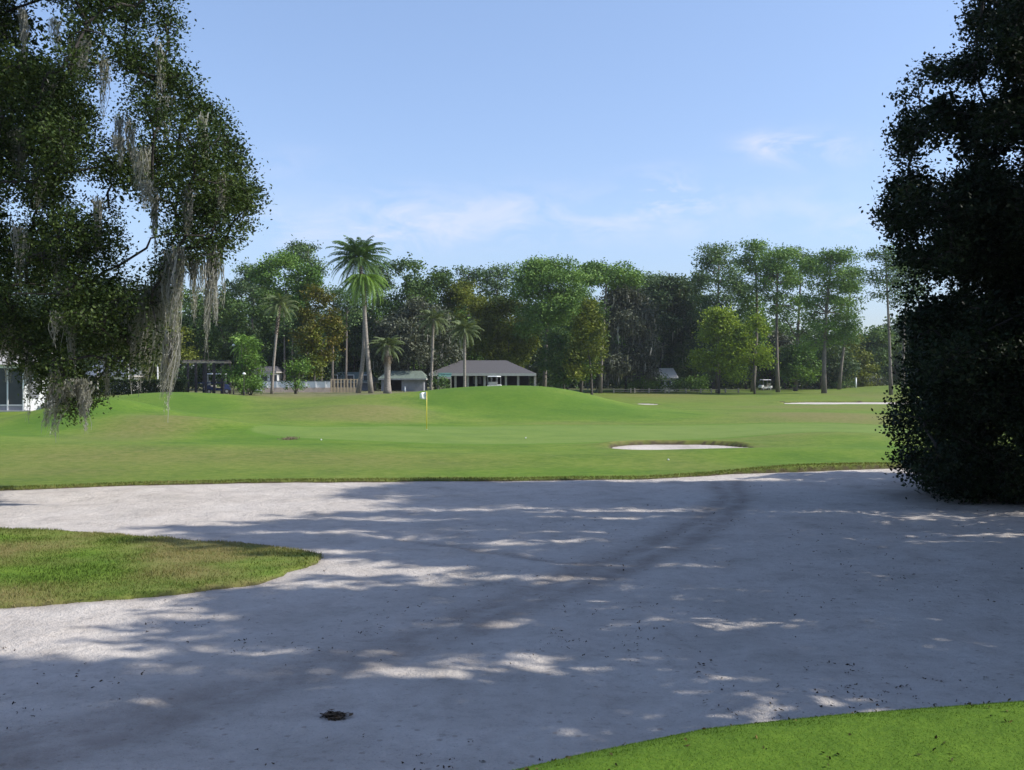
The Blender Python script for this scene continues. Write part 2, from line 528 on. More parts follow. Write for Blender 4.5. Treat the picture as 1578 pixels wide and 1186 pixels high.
def sand_mat():
    m, nt, out = new_mat('sand')
    v = coords(nt)
    n1 = noise(nt, .6, 5, .6, v); n2 = noise(nt, 7, 5, .75, v); n3 = noise(nt, 45, 3, .7, v)
    col = ramp(nt, [(.25, (.43, .395, .355)), (.5, (.53, .485, .44)), (.8, (.58, .54, .495))], n1)
    col = mixc(nt, col, ramp(nt, [(.25, (.50, .48, .45)), (.40, (.95, .95, .95)), (.8, (1.16, 1.16, 1.16))], n2), .75, 'MULTIPLY')
    col = mixc(nt, col, ramp(nt, [(.30, (.45, .40, .36)), (.40, (1, 1, 1)), (.9, (1.05, 1.05, 1.05))], n3), .55, 'MULTIPLY')
    n4 = noise(nt, 1.7, 8, .72, v, .4)
    col = mixc(nt, col, ramp(nt, [(.28, (.55, .52, .50)), (.46, (.92, .91, .90)), (.62, (1.04, 1.04, 1.04))], n4), .6, 'MULTIPLY')
    vo = N(nt, 'ShaderNodeTexVoronoi'); vo.inputs['Scale'].default_value = 5.5; vo.inputs['Randomness'].default_value = 1.0
    nt.links.new(v, vo.inputs['Vector'])
    col = mixc(nt, col, ramp(nt, [(.0, (.45, .40, .36)), (.10, (.62, .58, .55)), (.17, (1, 1, 1))], vo.outputs['Distance']), math_n(nt, 'MULTIPLY', math_n(nt, 'GREATER_THAN', n4, .47), .6), 'MULTIPLY')
    mask = math_n(nt, 'MULTIPLY', attr(nt, 'track'), ramp(nt, [(.25, (.35, .35, .35)), (.6, (1, 1, 1))], noise(nt, 2.2, 5, .7, v)))
    col = mixc(nt, col, (.165, .13, .105), math_n(nt, 'MULTIPLY', mask, .68))
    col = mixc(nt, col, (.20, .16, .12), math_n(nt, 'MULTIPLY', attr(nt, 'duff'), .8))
    p = N(nt, 'ShaderNodeBsdfPrincipled')
    nt.links.new(col, p.inputs['Base Color'])
    p.inputs['Roughness'].default_value = .9
    p.inputs['Specular IOR Level'].default_value = .1
    h = math_n(nt, 'ADD', math_n(nt, 'MULTIPLY', n3, .25), n2)
    nt.links.new(bump(nt, h, .8, .07), p.inputs['Normal'])
    nt.links.new(p.outputs[0], out.inputs[0])
    return m


SM = sand_mat()
sx, sy = np.meshgrid(np.arange(-24, 20, .10), np.arange(3.6, 33.4, .10))
s = sd_main(sx, sy)
tr = np.zeros(sx.shape)
for P, w in zip(TRACKS, (.30, .30, .12)):
    q = [((px - CX) / F * d, d) for px, py in P for d in [EYE * F / (py - HY)]]
    dd = seg_d(sx, sy, q)
    tr = np.maximum(tr, np.exp(-(dd / w) ** 2) * (.75 + .25 * fbm(sx, sy, 1.5, 3)))
tr0 = tr
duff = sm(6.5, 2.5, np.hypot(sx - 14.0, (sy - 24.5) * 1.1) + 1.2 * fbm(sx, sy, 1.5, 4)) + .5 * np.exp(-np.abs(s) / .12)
rip = .034 * fbm(sx, sy, .5, 3) + .03 * fbm(sx + 7, sy + 3, 1.8, 2)
rip = rip - .02 * tr
sz = zsoil(sx, sy) + rip * sm(0, -.35, s)
o = grid_mesh('sand', sx, sy, sz, SM, dict(track=np.clip(tr, 0, 1), duff=np.clip(duff, 0, 1)), s < .5)
tag(o, kind='structure')
for nm, (x0, x1, y0, y1, st) in dict(near_bunker_sand=(3.3, 10, 38, 44, .12)).items():
    ax_, ay_ = np.meshgrid(np.arange(x0, x1, st), np.arange(y0, y1, st))
    q = sd_b(ax_, ay_)[0]
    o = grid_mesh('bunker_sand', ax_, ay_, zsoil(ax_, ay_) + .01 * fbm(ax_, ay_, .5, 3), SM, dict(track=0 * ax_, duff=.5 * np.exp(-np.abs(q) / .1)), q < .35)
    tag(o, kind='structure')
for k, (x0, x1, y0, y1, st) in ((1, (11, 17, 103, 113, .2)), (2, (22, 62, 103, 121, .4))):
    ax_, ay_ = np.meshgrid(np.arange(x0, x1, st), np.arange(y0, y1, st))
    q = sd_b(ax_, ay_)[k]
    o = grid_mesh('bunker_sand', ax_, ay_, zsoil(ax_, ay_), SM, dict(track=0 * ax_, duff=0 * ax_), q < .8)
    tag(o, kind='structure')


def ground(x, y):
    x = np.atleast_1d(np.asarray(x, float)); y = np.atleast_1d(np.asarray(y, float))
    b1, b2, b3 = sd_b(x, y)
    S = np.minimum(np.minimum(sd_main(x, y), b1), np.minimum(b2, b3))
    return np.maximum(lawn_z(x, y, S), zsoil(x, y))


def gz(x, y): return float(ground(x, y)[0])


def blades(pts, h, w):
    n = len(pts)
    a = rng.uniform(0, 2 * math.pi, n); d = np.stack([np.cos(a), np.sin(a), 0 * a], 1)
    lean = rng.normal(size=(n, 3)) * .45; lean[:, 2] = 0
    hh = h * rng.uniform(.5, 1.3, (n, 1))
    return np.stack([pts - d * w, pts + d * w, pts + (np.array([0, 0, 1.]) + lean) * hh], 1).reshape(-1, 3)


rng = np.random.default_rng(21)
# near tee grass
n = 90000
gx = rng.uniform(-1.2, 3.4, n); gy = rng.uniform(3.5, 5.9, n)
k = (gy < y_edge(gx) + .75) & (np.abs(gx / gy) < .58); gx, gy = gx[k], gy[k]
p = np.stack([gx, gy, ground(gx, gy) - .004], 1)
tag(fast_mesh('grass', blades(p, .010, .0018), 3, M['grassfine'], rng.normal(.45, .2, len(p)) + .15 * fbm(gx, gy, .4, 3)), 'short mown grass on the raised tee in the near right corner', 'grass', kind='stuff')
# island rough
n = 110000
gx = rng.uniform(-12, -2.4, n); gy = rng.uniform(12, 20, n)
sdi = sd_main(gx, gy)
k = (sdi > -.01) & (gx / gy > -.62) & (rng.random(n) < .35 + 1.6 * np.clip(fbm(gx + 9, gy, .9, 4) + .35, 0, 1)); gx, gy, sdi = gx[k], gy[k], sdi[k]
p = np.stack([gx, gy, ground(gx, gy) - .005], 1)
tint = .52 + 1.2 * fbm(gx, gy, 1.6, 4) + rng.normal(0, .14, len(p)) + .35 * np.exp(-sdi / .2)
tag(fast_mesh('grass', blades(p, .035 * (1 + .8 * np.clip(fbm(gx, gy, .6, 3), -.6, 1))[:, None], .006), 3, M['grassrough'], tint), 'patchy rough grass on the tongue of turf between the sand', 'grass', kind='stuff')
# fringe along the far sand edge
n = 26000
gx = rng.uniform(-17, 13, n); gy = y_far(gx) + rng.uniform(-.3, .9, n)
sdi = sd_main(gx, gy); k = (sdi > .0) & (sdi < .6); gx, gy, sdi = gx[k], gy[k], sdi[k]
p = np.stack([gx, gy, ground(gx, gy) - .005], 1)
tag(fast_mesh('grass', blades(p, .05, .010), 3, M['grassrough'], .5 + .3 * fbm(gx, gy, 1.5, 3) + rng.normal(0, .15, len(p))), 'ragged fringe of dry grass along the far edge of the sand', 'grass', kind='stuff')

rng = np.random.default_rng(22)
# litter
n = 12000
gy = 6.5 + 22 * rng.random(n) ** 1.5; gx = rng.uniform(-.6, .62, n) * gy
dens = np.exp(-((gx - gy * .35) / 6) ** 2) * .6 + .4 * (gy < 12)
k = (sd_main(gx, gy) < -.05) & (rng.random(n) < dens * (1.3 * np.clip(fbm(gx, gy, 1.3, 4) + .22, 0, 1))); gx, gy = gx[k], gy[k]
p = np.stack([gx, gy, ground(gx, gy) + .012], 1)
q = leaf_quads(np.repeat(p, 3, 0) + rng.normal(0, .014, (len(p) * 3, 3)) * [1, 1, .3], .022 * (1 + 1.2 * rng.random((len(p) * 3, 1)) ** 4), .45, 1.2)
tag(fast_mesh('leaf_litter', q, 4, M['litter'], rng.normal(.5, .25, len(p) * 3)), 'dead leaves and twigs scattered over the sand', 'litter', kind='stuff')
n = 170
gx = rng.uniform(-.5, 3.2, n); gy = rng.uniform(3.7, 5.5, n); k = gy < y_edge(gx) + .4; gx, gy = gx[k], gy[k]
p = np.stack([gx, gy, ground(gx, gy) + .008], 1)
q = leaf_quads(np.repeat(p, 2, 0) + rng.normal(0, .006, (len(p) * 2, 3)) * [1, 1, .3], .022, .5, .6)
tag(fast_mesh('leaf_litter', q, 4, M['litterg'], rng.normal(.4, .3, len(p) * 2)), 'small dry leaves lying on the bright tee grass', 'litter', kind='stuff')
for px, py, r, lab in ((515, 1104, .12, 'brown clump of rotted leaves on the near sand'),):
    d = EYE * F / (py - HY); x = (px - CX) / F * d
    n = 260
    p = np.stack([rng.normal(x, r * .4, n), rng.normal(d, r * .35, n), 0 * np.arange(n) + 0.], 1)
    p[:, 2] = ground(p[:, 0], p[:, 1]) + np.abs(rng.normal(0, .008, n))
    tag(fast_mesh('debris_clump', leaf_quads(p, .06, .4, 2.5), 4, M['litter'], rng.normal(.8, .25, n)), lab, 'debris')


# ------------------------------------------------------------------ trees
def crown(blobs, clumps_per_m2, clump_r, per, shell=.35, flat=.7):
    pts = []; tint = []; cen = []
    for (c, rx, ry, rz, tb) in blobs:
        k = max(3, int(clumps_per_m2 * (rx * ry + rx * rz + ry * rz) / 3 * 4))
        d = rng.normal(size=(k, 3)); d /= np.linalg.norm(d, axis=1)[:, None]
        rad = (shell + (1 - shell) * rng.random(k) ** .6) * rng.uniform(.8, 1.12, k)
        cc = np.asarray(c) + d * rad[:, None] * np.array([rx, ry, rz])
        t = np.clip(tb + rng.normal(0, .13, k), 0, 1)
        p = np.repeat(cc, per, 0) + rng.normal(0, 1, (k * per, 3)) * clump_r * np.array([1, 1, flat])
        pts.append(p); tint.append(np.repeat(t, per) + rng.normal(0, .14, k * per)); cen.append(cc)
    return np.concatenate(pts), np.concatenate(tint), cen


def limbs(mb, base, trunk_pts, trunk_r, centers, r_end, cone=.5, n=6):
    mb.tube(trunk_pts, trunk_r, 9)
    nodes = [(np.array(p, float), r) for p, r in zip(trunk_pts[1:], trunk_r[1:])]
    top = np.array(trunk_pts[-1], float)
    for c in sorted(centers, key=lambda c: np.linalg.norm(c - top)):
        best = None
        for p, r in nodes:
            d = np.linalg.norm(p - c) + max(0, p[2] - c[2]) * .8
            if best is None or d < best[0]: best = (d, p, r)
        _, p, r = best
        r0 = max(r * .62, r_end); r1 = max(r0 * .55, r_end * .6)
        L = np.linalg.norm(c - p)
        m1 = p * .65 + c * .35 + rng.normal(0, .06, 3) * L + [0, 0, .05 * L]
        m2 = p * .3 + c * .7 + rng.normal(0, .06, 3) * L + [0, 0, .06 * L]
        mb.tube([p, m1, m2, c], [r0, r0 * .85, (r0 + r1) / 2, r1], n, False)
        nodes.append((np.array(c), r1)); nodes.append((m2, (r0 + r1) / 2))
    return nodes


PROF = dict(
    round=lambda t: (1 - abs(2 * t - 1) ** 2.3) ** .5,
    dome=lambda t: (1 - t ** 2.2) ** .55 * (.75 + .25 * min(1, t * 4)),
    cone=lambda t: (1 - t) ** .65 * (.8 + .2 * min(1, t * 5)),
    umbrella=lambda t: (1 - abs((t - .62) / .62) ** 2) ** .5 if t < .62 else (1 - ((t - .62) / .38) ** 2) ** .5,
    pine=lambda t: .55 + .45 * math.sin(min(1, t * 1.35) * math.pi * .8) if t < .9 else .55)


def tree(label, px, top, w, bot, d, kind, mat, base_px=None, group=GTR, name='broadleaf_tree', cat='tree', dens=1.0, leaf=None, trunk_r=None,
         bark='bark', moss=0, nblob=None, fork=False, leanp=None):
    w = w * (1.16 if kind in ('round', 'dome', 'cone') else 1.14)
    sc = d / F
    bx = (base_px if base_px is not None else px)
    x0 = (bx - CX) * sc
    zb = gz(x0, d) - .05
    cx_ = (px - CX) * sc - x0
    zt = EYE + (HY - top) * sc - zb; z0 = EYE + (HY - bot) * sc - zb
    z0 = max(z0, .5)
    Wd = w * sc / 2
    root = empty(name, (x0, d, zb), label, cat, group)
    H = zt - z0
    pr = PROF[kind]
    blobs = []
    if kind in ('pine', 'umbrella'):
        nb = int((nblob or 13) * 1.5) if kind == 'pine' else nblob or (13 if kind == 'pine' else 11)
        for i in range(nb):
            t = ((i + .5) / nb) ** .72 + rng.uniform(-.05, .05); t = min(max(t, .02), .97)
            if kind == 'umbrella': t = .35 + .6 * rng.random()
            rr = Wd * pr(t)
            a = rng.uniform(0, 2 * math.pi); q = rng.uniform(.15, .75) * rr
            if i % 3 == 0: a = rng.choice([0, math.pi]) + rng.normal(0, .4); q = .7 * rr
            r = rng.uniform(.30, .46) * Wd
            blobs.append((np.array([cx_ * t ** .5 + q * math.cos(a), q * math.sin(a), z0 + t * H - r * .25]), r, r, r * rng.uniform(.38, .55), rng.uniform(.3, .8)))
        lr = max(.10 * d / 150, .05)
    else:
        nb = nblob or 22
        for i in range(nb):
            t = rng.uniform(.06, .9)
            rr = Wd * pr(t)
            a = rng.uniform(0, 2 * math.pi); q = rng.uniform(.35, .82) * rr
            r = rng.uniform(.26, .40) * min(Wd, H * .6)
            blobs.append((np.array([cx_ + q * math.cos(a), q * math.sin(a), z0 + t * H]), r, r, r * rng.uniform(.7, .95), rng.uniform(.25, .75)))
        # crown tip and flanks so the outline reaches its size
        for t, a in ((.9, 0), (.35, 0), (.35, math.pi), (.62, 0), (.62, math.pi)):
            r = .28 * min(Wd, H * .6); rr = max(0, Wd * pr(t) - r * .8) if t < .9 else 0
            blobs.append((np.array([cx_ + rr * math.cos(a), 0, z0 + t * H]), r, r, r * .85, .55))
    leaf = leaf or .0024 * d
    per = 12
    dpm = 6.5 * dens / (leaf * leaf) / per
    pts, tint, _ = crown(blobs, dpm * (1.25 if kind == 'pine' else 1.0), leaf * (1.15 if kind != 'pine' else 1.3), per, .3)
    fast_mesh('crown', leaf_quads(pts, leaf, .7 if kind != 'pine' else .5), 4, M[mat], tint, root)
    if moss:
        mp = pts[rng.integers(0, len(pts), moss)]
        L = rng.uniform(.5, 1.6, moss) * d / 130
        ww = rng.uniform(.04, .12, moss) * d / 130
        a = rng.uniform(0, math.pi, moss); dx = np.stack([np.cos(a), np.sin(a), 0 * a], 1) * ww[:, None]
        dn = np.stack([rng.normal(0, .08, moss), 0 * a, -np.ones(moss)], 1) * L[:, None]
        q = np.stack([mp - dx, mp + dx, mp + dn * .6 + dx * .8, mp + dn - dx * .3], 1).reshape(-1, 3)
        tag(fast_mesh('moss', q, 4, M['moss'], rng.normal(.3, .2, moss), root), kind='stuff')
    mb = MB()
    tr_ = trunk_r or max(.16, .013 * zt)
    ht = zt * .93 if kind == 'pine' else (z0 + .72 * H if kind == 'umbrella' else z0 + .4 * H)
    tp = []
    wob = rng.normal(0, .012 * zt, 2)
    for i in range(6):
        t = i / 5
        tp.append(np.array([cx_ * t ** 1.3 + wob[0] * math.sin(t * 3), wob[1] * math.sin(t * 2.5), ht * t]))
    limbs(mb, None, tp, [tr_ * (1.25 if i == 0 else 1 - .13 * i) for i in range(6)], [b[0] for b in blobs], .03 * d / 130)
    mb.build('trunk', M[bark], root, True)
    return root


def pine(label, px, top, w, bot, d, base_px, mat='pine', **k):
    return tree(label, px, top, w, bot, d, 'pine', mat, base_px, GPI, 'pine_tree', 'pine tree', bark='pinebark', **k)


rng = np.random.default_rng(23)
# distant trees, left to right
tree('dark broad tree far left behind the screened house', 60, 430, 190, 596, 150, 'round', 'dark')
tree('green tree with orange tinted top seen under the mossy oak', 190, 452, 110, 586, 128, 'round', 'autumn')
tree('olive tree seen through the hanging moss above the dark hedge', 250, 470, 95, 590, 118, 'dome', 'olive')
tree('dark tree behind the pergola', 315, 442, 100, 600, 128, 'round', 'mid')
tree('dark tree left of the pale green treetop', 368, 424, 85, 604, 132, 'round', 'dark')
tree('pale green rounded treetop, brightest of the left group', 440, 390, 96, 480, 138, 'round', 'light', nblob=26)
tree('mid green tree under the pale green treetop', 405, 440, 90, 590, 126, 'round', 'mid')
tree('dark tree behind the slender leaning palm', 470, 470, 95, 600, 124, 'round', 'dark')
tree('reddish yellow autumn tree right of the slender palm', 490, 438, 72, 560, 112, 'dome', 'autumn', 496)
tree('yellow green column of leaves below the autumn tree', 482, 500, 38, 590, 110, 'dome', 'olive')
tree('dark tree behind the tall twin palms', 545, 470, 110, 600, 140, 'dome', 'dark')
tree('dark round treetop just right of the tall palms', 628, 394, 82, 500, 138, 'round', 'mid')
tree('dark tree with autumn flecks between the palm and the olive tree', 672, 408, 60, 540, 140, 'round', 'mid')
tree('grey green oak above the carport roof', 638, 462, 130, 588, 126, 'dome', 'grey', 636, moss=150, bark='barkdark', name='live_oak')
tree('olive yellow tree behind the pavilion on its left', 722, 428, 88, 560, 140, 'round', 'olive')
tree('drooping olive tree above the pavilion ridge', 784, 452, 80, 572, 140, 'dome', 'olive', 778)
tree('dark tree behind the pavilion between the olive trees and the big pine', 815, 500, 90, 600, 146, 'dome', 'dark')
tree('yellow green conical tree right of the pavilion', 906, 452, 66, 592, 129, 'cone', 'olive', 912, nblob=26, dens=1.1)
tree('grey green round tree under the big pine', 868, 508, 66, 592, 131, 'dome', 'mid', 868)
tree('dark tree between the umbrella pine and the mossy grey oak', 895, 440, 70, 560, 152, 'round', 'mid')
tree('large grey oak hung with moss behind the low rail fence', 958, 432, 112, 594, 168, 'dome', 'grey', 965, moss=700, bark='barkdark', name='live_oak', nblob=30)
tree('dark oak right of the large grey mossy oak', 1025, 424, 110, 574, 178, 'dome', 'dark', 1015, moss=150, bark='barkdark', name='live_oak', nblob=30)
tree('dark tree behind the bright yellow green tree', 1066, 432, 90, 592, 182, 'dome', 'dark')
tree('bright yellow green tree at the right of the rail fence', 1112, 474, 84, 590, 158, 'dome', 'yellow', 1108, nblob=26)
tree('smaller yellow green tree beside the parked golf cart', 1162, 482, 50, 566, 155, 'dome', 'yellow', 1163)
tree('dark tree behind the parked golf cart', 1195, 512, 88, 584, 200, 'dome', 'grey', 1198)
tree('fresh green small tree right of the golf cart', 1228, 532, 62, 590, 178, 'dome', 'green', 1224)
tree('dark bushy tree beneath the rightmost full pine', 1270, 512, 92, 596, 190, 'dome', 'dark', 1262)
tree('olive dark tree right of the thick pine trunk', 1308, 520, 80, 597, 198, 'dome', 'olive', 1302)
tree('dark tree below the open patch of sky', 1352, 508, 96, 592, 205, 'dome', 'mid')
tree('dark tree partly behind the big black tree', 1425, 486, 120, 600, 210, 'dome', 'dark')
# fuller middle row
for px, top, w_, d, m_, lab in ((345, 470, 90, 150, 'green', 'green tree filling in behind the leaning palm'), (425, 480, 100, 148, 'mid', 'green crown low behind the round bush'),
                            (520, 500, 90, 150, 'dark', 'shadowy tree behind the slat fence'), (585, 450, 80, 152, 'green', 'green crown between the tall palms and the grey oak'),
                            (610, 520, 80, 150, 'mid', 'low green tree behind the short palm'), (700, 470, 80, 155, 'green', 'green tree behind the palm left of the pavilion'),
                            (750, 500, 110, 158, 'olive', 'dull olive tree low behind the pavilion roof'), (875, 450, 80, 158, 'green', 'green crown tucked behind the big pavilion pine'),
                            (925, 470, 80, 178, 'mid', 'green crown just left of the big mossy oak'), (995, 440, 80, 190, 'green', 'green top behind the two grey oaks'),
                            (1060, 470, 80, 190, 'green', 'green crown behind the yellow green tree'), (1100, 440, 80, 200, 'mid', 'green crown under the leftmost tall pine'),
                            (1150, 450, 80, 198, 'green', 'green crown beneath the tall pine stand'), (1210, 500, 80, 205, 'mid', 'green crown below the middle pines'),
                            (1300, 510, 80, 212, 'green', 'fresh green crown low at the right of the pine stand')):
    tree(lab, px, top, w_, 594, d, 'dome', m_, dens=.8)
# pines
pine('slim pine whose crown tops the far left of the treeline', 388, 406, 52, 470, 142, 392)
pine('pine with flat dark crown above the pale green treetop', 474, 372, 66, 440, 146, 470)
pine('thin bare trunked pine behind the slat fence, left one', 514, 440, 46, 500, 122, 512, dens=.8)
pine('thin bare trunked pine behind the slat fence, right one', 535, 446, 50, 505, 122, 533, dens=.8)
pine('thin dark pine behind the twin palms', 590, 404, 50, 470, 150, 549)
pine('airy pine left of the big pavilion pine', 722, 410, 56, 480, 158, 725)
pine('airy pine standing over the olive tree', 768, 408, 62, 480, 160, 765)
pine('big full pine with pale trunk at the right end of the pavilion', 846, 398, 108, 505, 136, 838, 'pineg', nblob=26, trunk_r=.28)
tree('flat topped umbrella pine left of the open sky dip', 936, 402, 100, 452, 160, 'umbrella', 'pineg', 925, GPI, 'pine_tree', 'pine tree', bark='pinebark', nblob=18)
pine('short pine crown just over the dark oaks', 1000, 424, 60, 460, 185, 1003)
pine('dark pine left of the tall pine stand', 1070, 420, 60, 470, 180, 1072)
pine('leftmost pine of the tall right stand, with a wide flat crown', 1108, 377, 82, 500, 165, 1106, trunk_r=.3, nblob=17)
pine('pine with a small tuft rising highest in the right stand', 1162, 371, 74, 480, 172, 1160, 'pineg', nblob=16)
pine('double stemmed looking pine in the middle of the right stand', 1200, 378, 72, 490, 168, 1199, 'pineg', nblob=15)
pine('pine in the right stand with bare dark trunk over the small green tree', 1236, 382, 66, 520, 178, 1226, nblob=15)
pine('thick trunked pine with a broad crown at the right of the stand', 1282, 383, 92, 540, 160, 1270, 'pineg', nblob=21, trunk_r=.36)
pine('loose pine at the very right end of the stand', 1314, 408, 48, 530, 180, 1293, nblob=16, dens=.8)
pine('lone leaning pine beside the big black tree', 1364, 378, 62, 462, 150, 1373, nblob=12, trunk_r=.26)
pine('pine half hidden by the big black tree', 1402, 400, 60, 470, 158, 1392, nblob=12)
# trunks under the crowns left
for px, tp, lab in ((437, 470, 'pine behind the round bush with pale slim trunk'), (452, 500, 'short snag like pine above the round bush'),
                    (493, 478, 'pine with slightly curved pale trunk left of the slat fence')):
    pine(lab, px, tp, 36, tp + 45, 121, px + 1, dens=.8, nblob=8)

rng = np.random.default_rng(24)
# far wood behind everything
pts = []; tint = []
for i in range(230):
    px = rng.uniform(-140, 1640)
    d = rng.uniform(214, 250)
    tp = np.interp(px, [-140, 100, 340, 500, 700, 1000, 1200, 1300, 1345, 1400, 1640], [470, 470, 470, 490, 470, 480, 505, 528, 528, 500, 470]) + rng.uniform(0, 45)
    c = W(px, tp, d); r = rng.uniform(3.5, 6)
    while c[2] > 1.5:
        k = 34
        dd = rng.normal(size=(k, 3)); dd /= np.linalg.norm(dd, axis=1)[:, None]
        cc = c + dd * r * np.array([1, .8, .6])
        pts.append(np.repeat(cc, 8, 0) + rng.normal(0, .55, (k * 8, 3))); tint.append(np.repeat(rng.normal(.4, .15, k), 8) + rng.normal(0, .12, k * 8))
        c = c + np.array([rng.normal(0, 1), rng.normal(0, 1), -r * .9])
pts = np.concatenate(pts); tint = np.concatenate(tint)
k = pts[:, 2] > .9
tag(fast_mesh('distant_woodland', leaf_quads(pts[k], .95, .6), 4, M['mid'], tint[k]), 'dark mass of woodland closing the view behind the trees', 'woodland', kind='stuff')


# ---- poly filled near crowns
def poly_in(P, x, y):
    return sd_poly(np.array([x]), np.array([y]), P)[0] < 0


def fill(poly, n, r0, r1, d0, d1, holes=(), tb=(.3, .7)):
    xs = [p[0] for p in poly]; ys_ = [p[1] for p in poly]
    out = []; tries = 0
    while len(out) < n and tries < n * 60:
        tries += 1
        px = rng.uniform(min(xs), max(xs)); py = rng.uniform(min(ys_), max(ys_))
        r = rng.uniform(r0, r1)
        if sd_poly(np.array([px]), np.array([py]), poly)[0] > -r * .72: continue
        if any(math.hypot((px - hx) / (hr + r * .8), (py - hy) / (hs + r * .8)) < 1 for hx, hy, hr, hs in holes): continue
        d = rng.uniform(d0, d1)
        out.append((px, py, r, d))
    return out


def near_tree(name, label, cat, trunk_xy, poly, n, rr, dd, holes, mat, trunk_top, trunk_r, per_blob, leafs, bark, edge, moss_list=(), extra=(), shell=.25, twigs=True, back=160, backd=(25.5, 29.5)):
    bx, by = trunk_xy
    zb = gz(bx, by) - .1
    root = empty(name, (bx, by, zb), label, cat)
    org = np.array([bx, by, zb])
    bl = fill(poly, n, rr[0], rr[1], dd[0], dd[1], holes) + list(extra)
    # small sprays along the outline
    for i in range(len(poly)):
        ax_, ay_ = poly[i]; bx_, by_ = poly[(i + 1) % len(poly)]
        L = math.hypot(bx_ - ax_, by_ - ay_)
        if max(ax_, bx_) < -60 or min(ax_, bx_) > 1640: continue
        for k in range(int(L / edge)):
            t = rng.random(); r = rng.uniform(13, 30)
            px = ax_ + (bx_ - ax_) * t; py = ay_ + (by_ - ay_) * t
            if any(math.hypot((px - hx) / (hr + r), (py - hy) / (hs + r)) < 1 for hx, hy, hr, hs in holes): continue
            cxp = np.mean([p[0] for p in poly]); cyp = np.mean([p[1] for p in poly])
            v = np.array([cxp - px, cyp - py]); v = v / np.linalg.norm(v) * r * rng.uniform(.3, 1.3)
            bl.append((px + v[0], py + v[1], r, rng.uniform(dd[0] + 1, dd[1] - 1)))
    blobs = []
    for px, py, r, d in bl:
        c = W(px, py, d) - org; rm = r * d / F
        blobs.append((c, rm, rm * 1.15, rm * .85, rng.uniform(.3, .65)))
    lp, lt, cen = crown(blobs, per_blob, .15, 14, shell, .7)
    cq = leaf_quads(lp, leafs, .6, .3)
    bk = []
    for px, py, r_, d in fill(poly, back, 34, 60, *backd, holes):
        c = W(px, py, d) - org; rm = r_ * d / F
        bk.append((c, rm, rm, rm * .85, rng.uniform(.2, .5)))
    if bk:
        lp2, lt2, _ = crown(bk, per_blob * .33, .16, 16, .1)
        cq = np.concatenate([cq, leaf_quads(lp2, leafs * 1.7, .7, .3)]); lt = np.concatenate([lt, lt2])
    fast_mesh('crown', cq, 4, M[mat], lt, root)
    mb = MB()
    tt_ = np.array(trunk_top) - org
    tp = [np.array([0, 0, 0.]), np.array([0.05, .05, tt_[2] * .3]), np.array([.15, -.05, tt_[2] * .6]), tt_]
    tp[2] = tt_ * .6 * [1, 1, 1]
    big = [b for b in blobs if b[1] > .35]
    nodes = limbs(mb, None, tp, [trunk_r * 1.5, trunk_r, trunk_r * .85, trunk_r * .6], [b[0] for b in big], .035, n=6)
    if twigs:
        for b, cc in zip(blobs, cen):
            if b[1] <= .35:
                q = min(nodes, key=lambda nd: np.linalg.norm(nd[0] - b[0]))
                mb.tube([q[0], (q[0] + b[0]) / 2 + rng.normal(0, .06, 3), b[0]], [.022, .014, .008], 4, False)
            for c in cc[::7]:
                mb.tube([b[0], (b[0] + c) / 2 + rng.normal(0, .05, 3), c], [.012, .008, .004], 3, False)
    mb.build('trunk', M[bark], root, True)
    for (px, py0, py1, wpx, d, ns, lean, lab) in moss_list:
        moss(root, org, px, py0, py1, wpx, d, ns, lean)
    return root


def moss(root, org, px, py0, py1, wpx, d, ns, lean):
    top = W(px, py0, d) - org
    L = (py1 - py0) * d / F; w = wpx * d / F
    q = []; tn = []
    seg = 7
    nt_ = max(3, ns // 14)
    tips = [(rng.uniform(-.42, .42), rng.uniform(-.4, .4), rng.uniform(.35, 1.0), rng.normal(0, .05)) for _ in range(nt_)]
    tips[0] = (0, 0, 1.0, 0)
    for i in range(ns):
        tx, ty, tl, tw = tips[rng.integers(0, nt_)]
        a = np.array([(tx + rng.normal(0, .16)) * w, (ty + rng.normal(0, .14)) * w, rng.uniform(-.12, .10) * L])
        l = L * tl * rng.uniform(.5, 1.0)
        pinch = rng.uniform(.3, .8)
        wd = rng.uniform(.006, .015)
        ang = rng.uniform(0, math.pi); s_ = np.array([math.cos(ang), math.sin(ang), 0])
        ph = rng.uniform(0, 6); am = rng.uniform(.015, .06)
        pr_ = None
        t_ = rng.normal(.45, .2)
        cpt = np.array([tx * w, ty * w, a[2]])
        for k in range(seg + 1):
            t = k / seg
            p = top + a * (1 - pinch * t) + cpt * pinch * t * [1, 1, 1] + np.array([(lean + tw) * l * t ** 1.5 + am * math.sin(ph + t * 6), am * math.cos(ph + t * 5), -l * t])
            ww = wd * (1 - .8 * t) * (1 + .3 * math.sin(ph + k * 2.1)) + .0015
            cur = (p - s_ * ww, p + s_ * ww)
            if pr_ is not None:
                q += [pr_[0], pr_[1], cur[1], cur[0]]; tn.append(t_ + rng.normal(0, .08))
            pr_ = cur
    # fuzz curls
    q = np.array(q)
    n = ns * 10
    n = ns * 16
    ti = np.array(tips)[rng.integers(0, nt_, n)]
    a = rng.random(n) ** 1.1
    pp = top + np.stack([(ti[:, 0] + rng.normal(0, .15, n) * (1 - .6 * a)) * w + (lean + ti[:, 3]) * L * a * ti[:, 2], (ti[:, 1] + rng.normal(0, .15, n)) * w, -a * L * .9 * ti[:, 2]], 1)
    fz = leaf_quads(pp, .075, .16, 0, .7)
    q = np.concatenate([q, fz]); tn = np.concatenate([tn, rng.normal(.45, .2, n)])
    fast_mesh('moss_clump', q, 4, M['moss'], tn, root)


rng = np.random.default_rng(25)
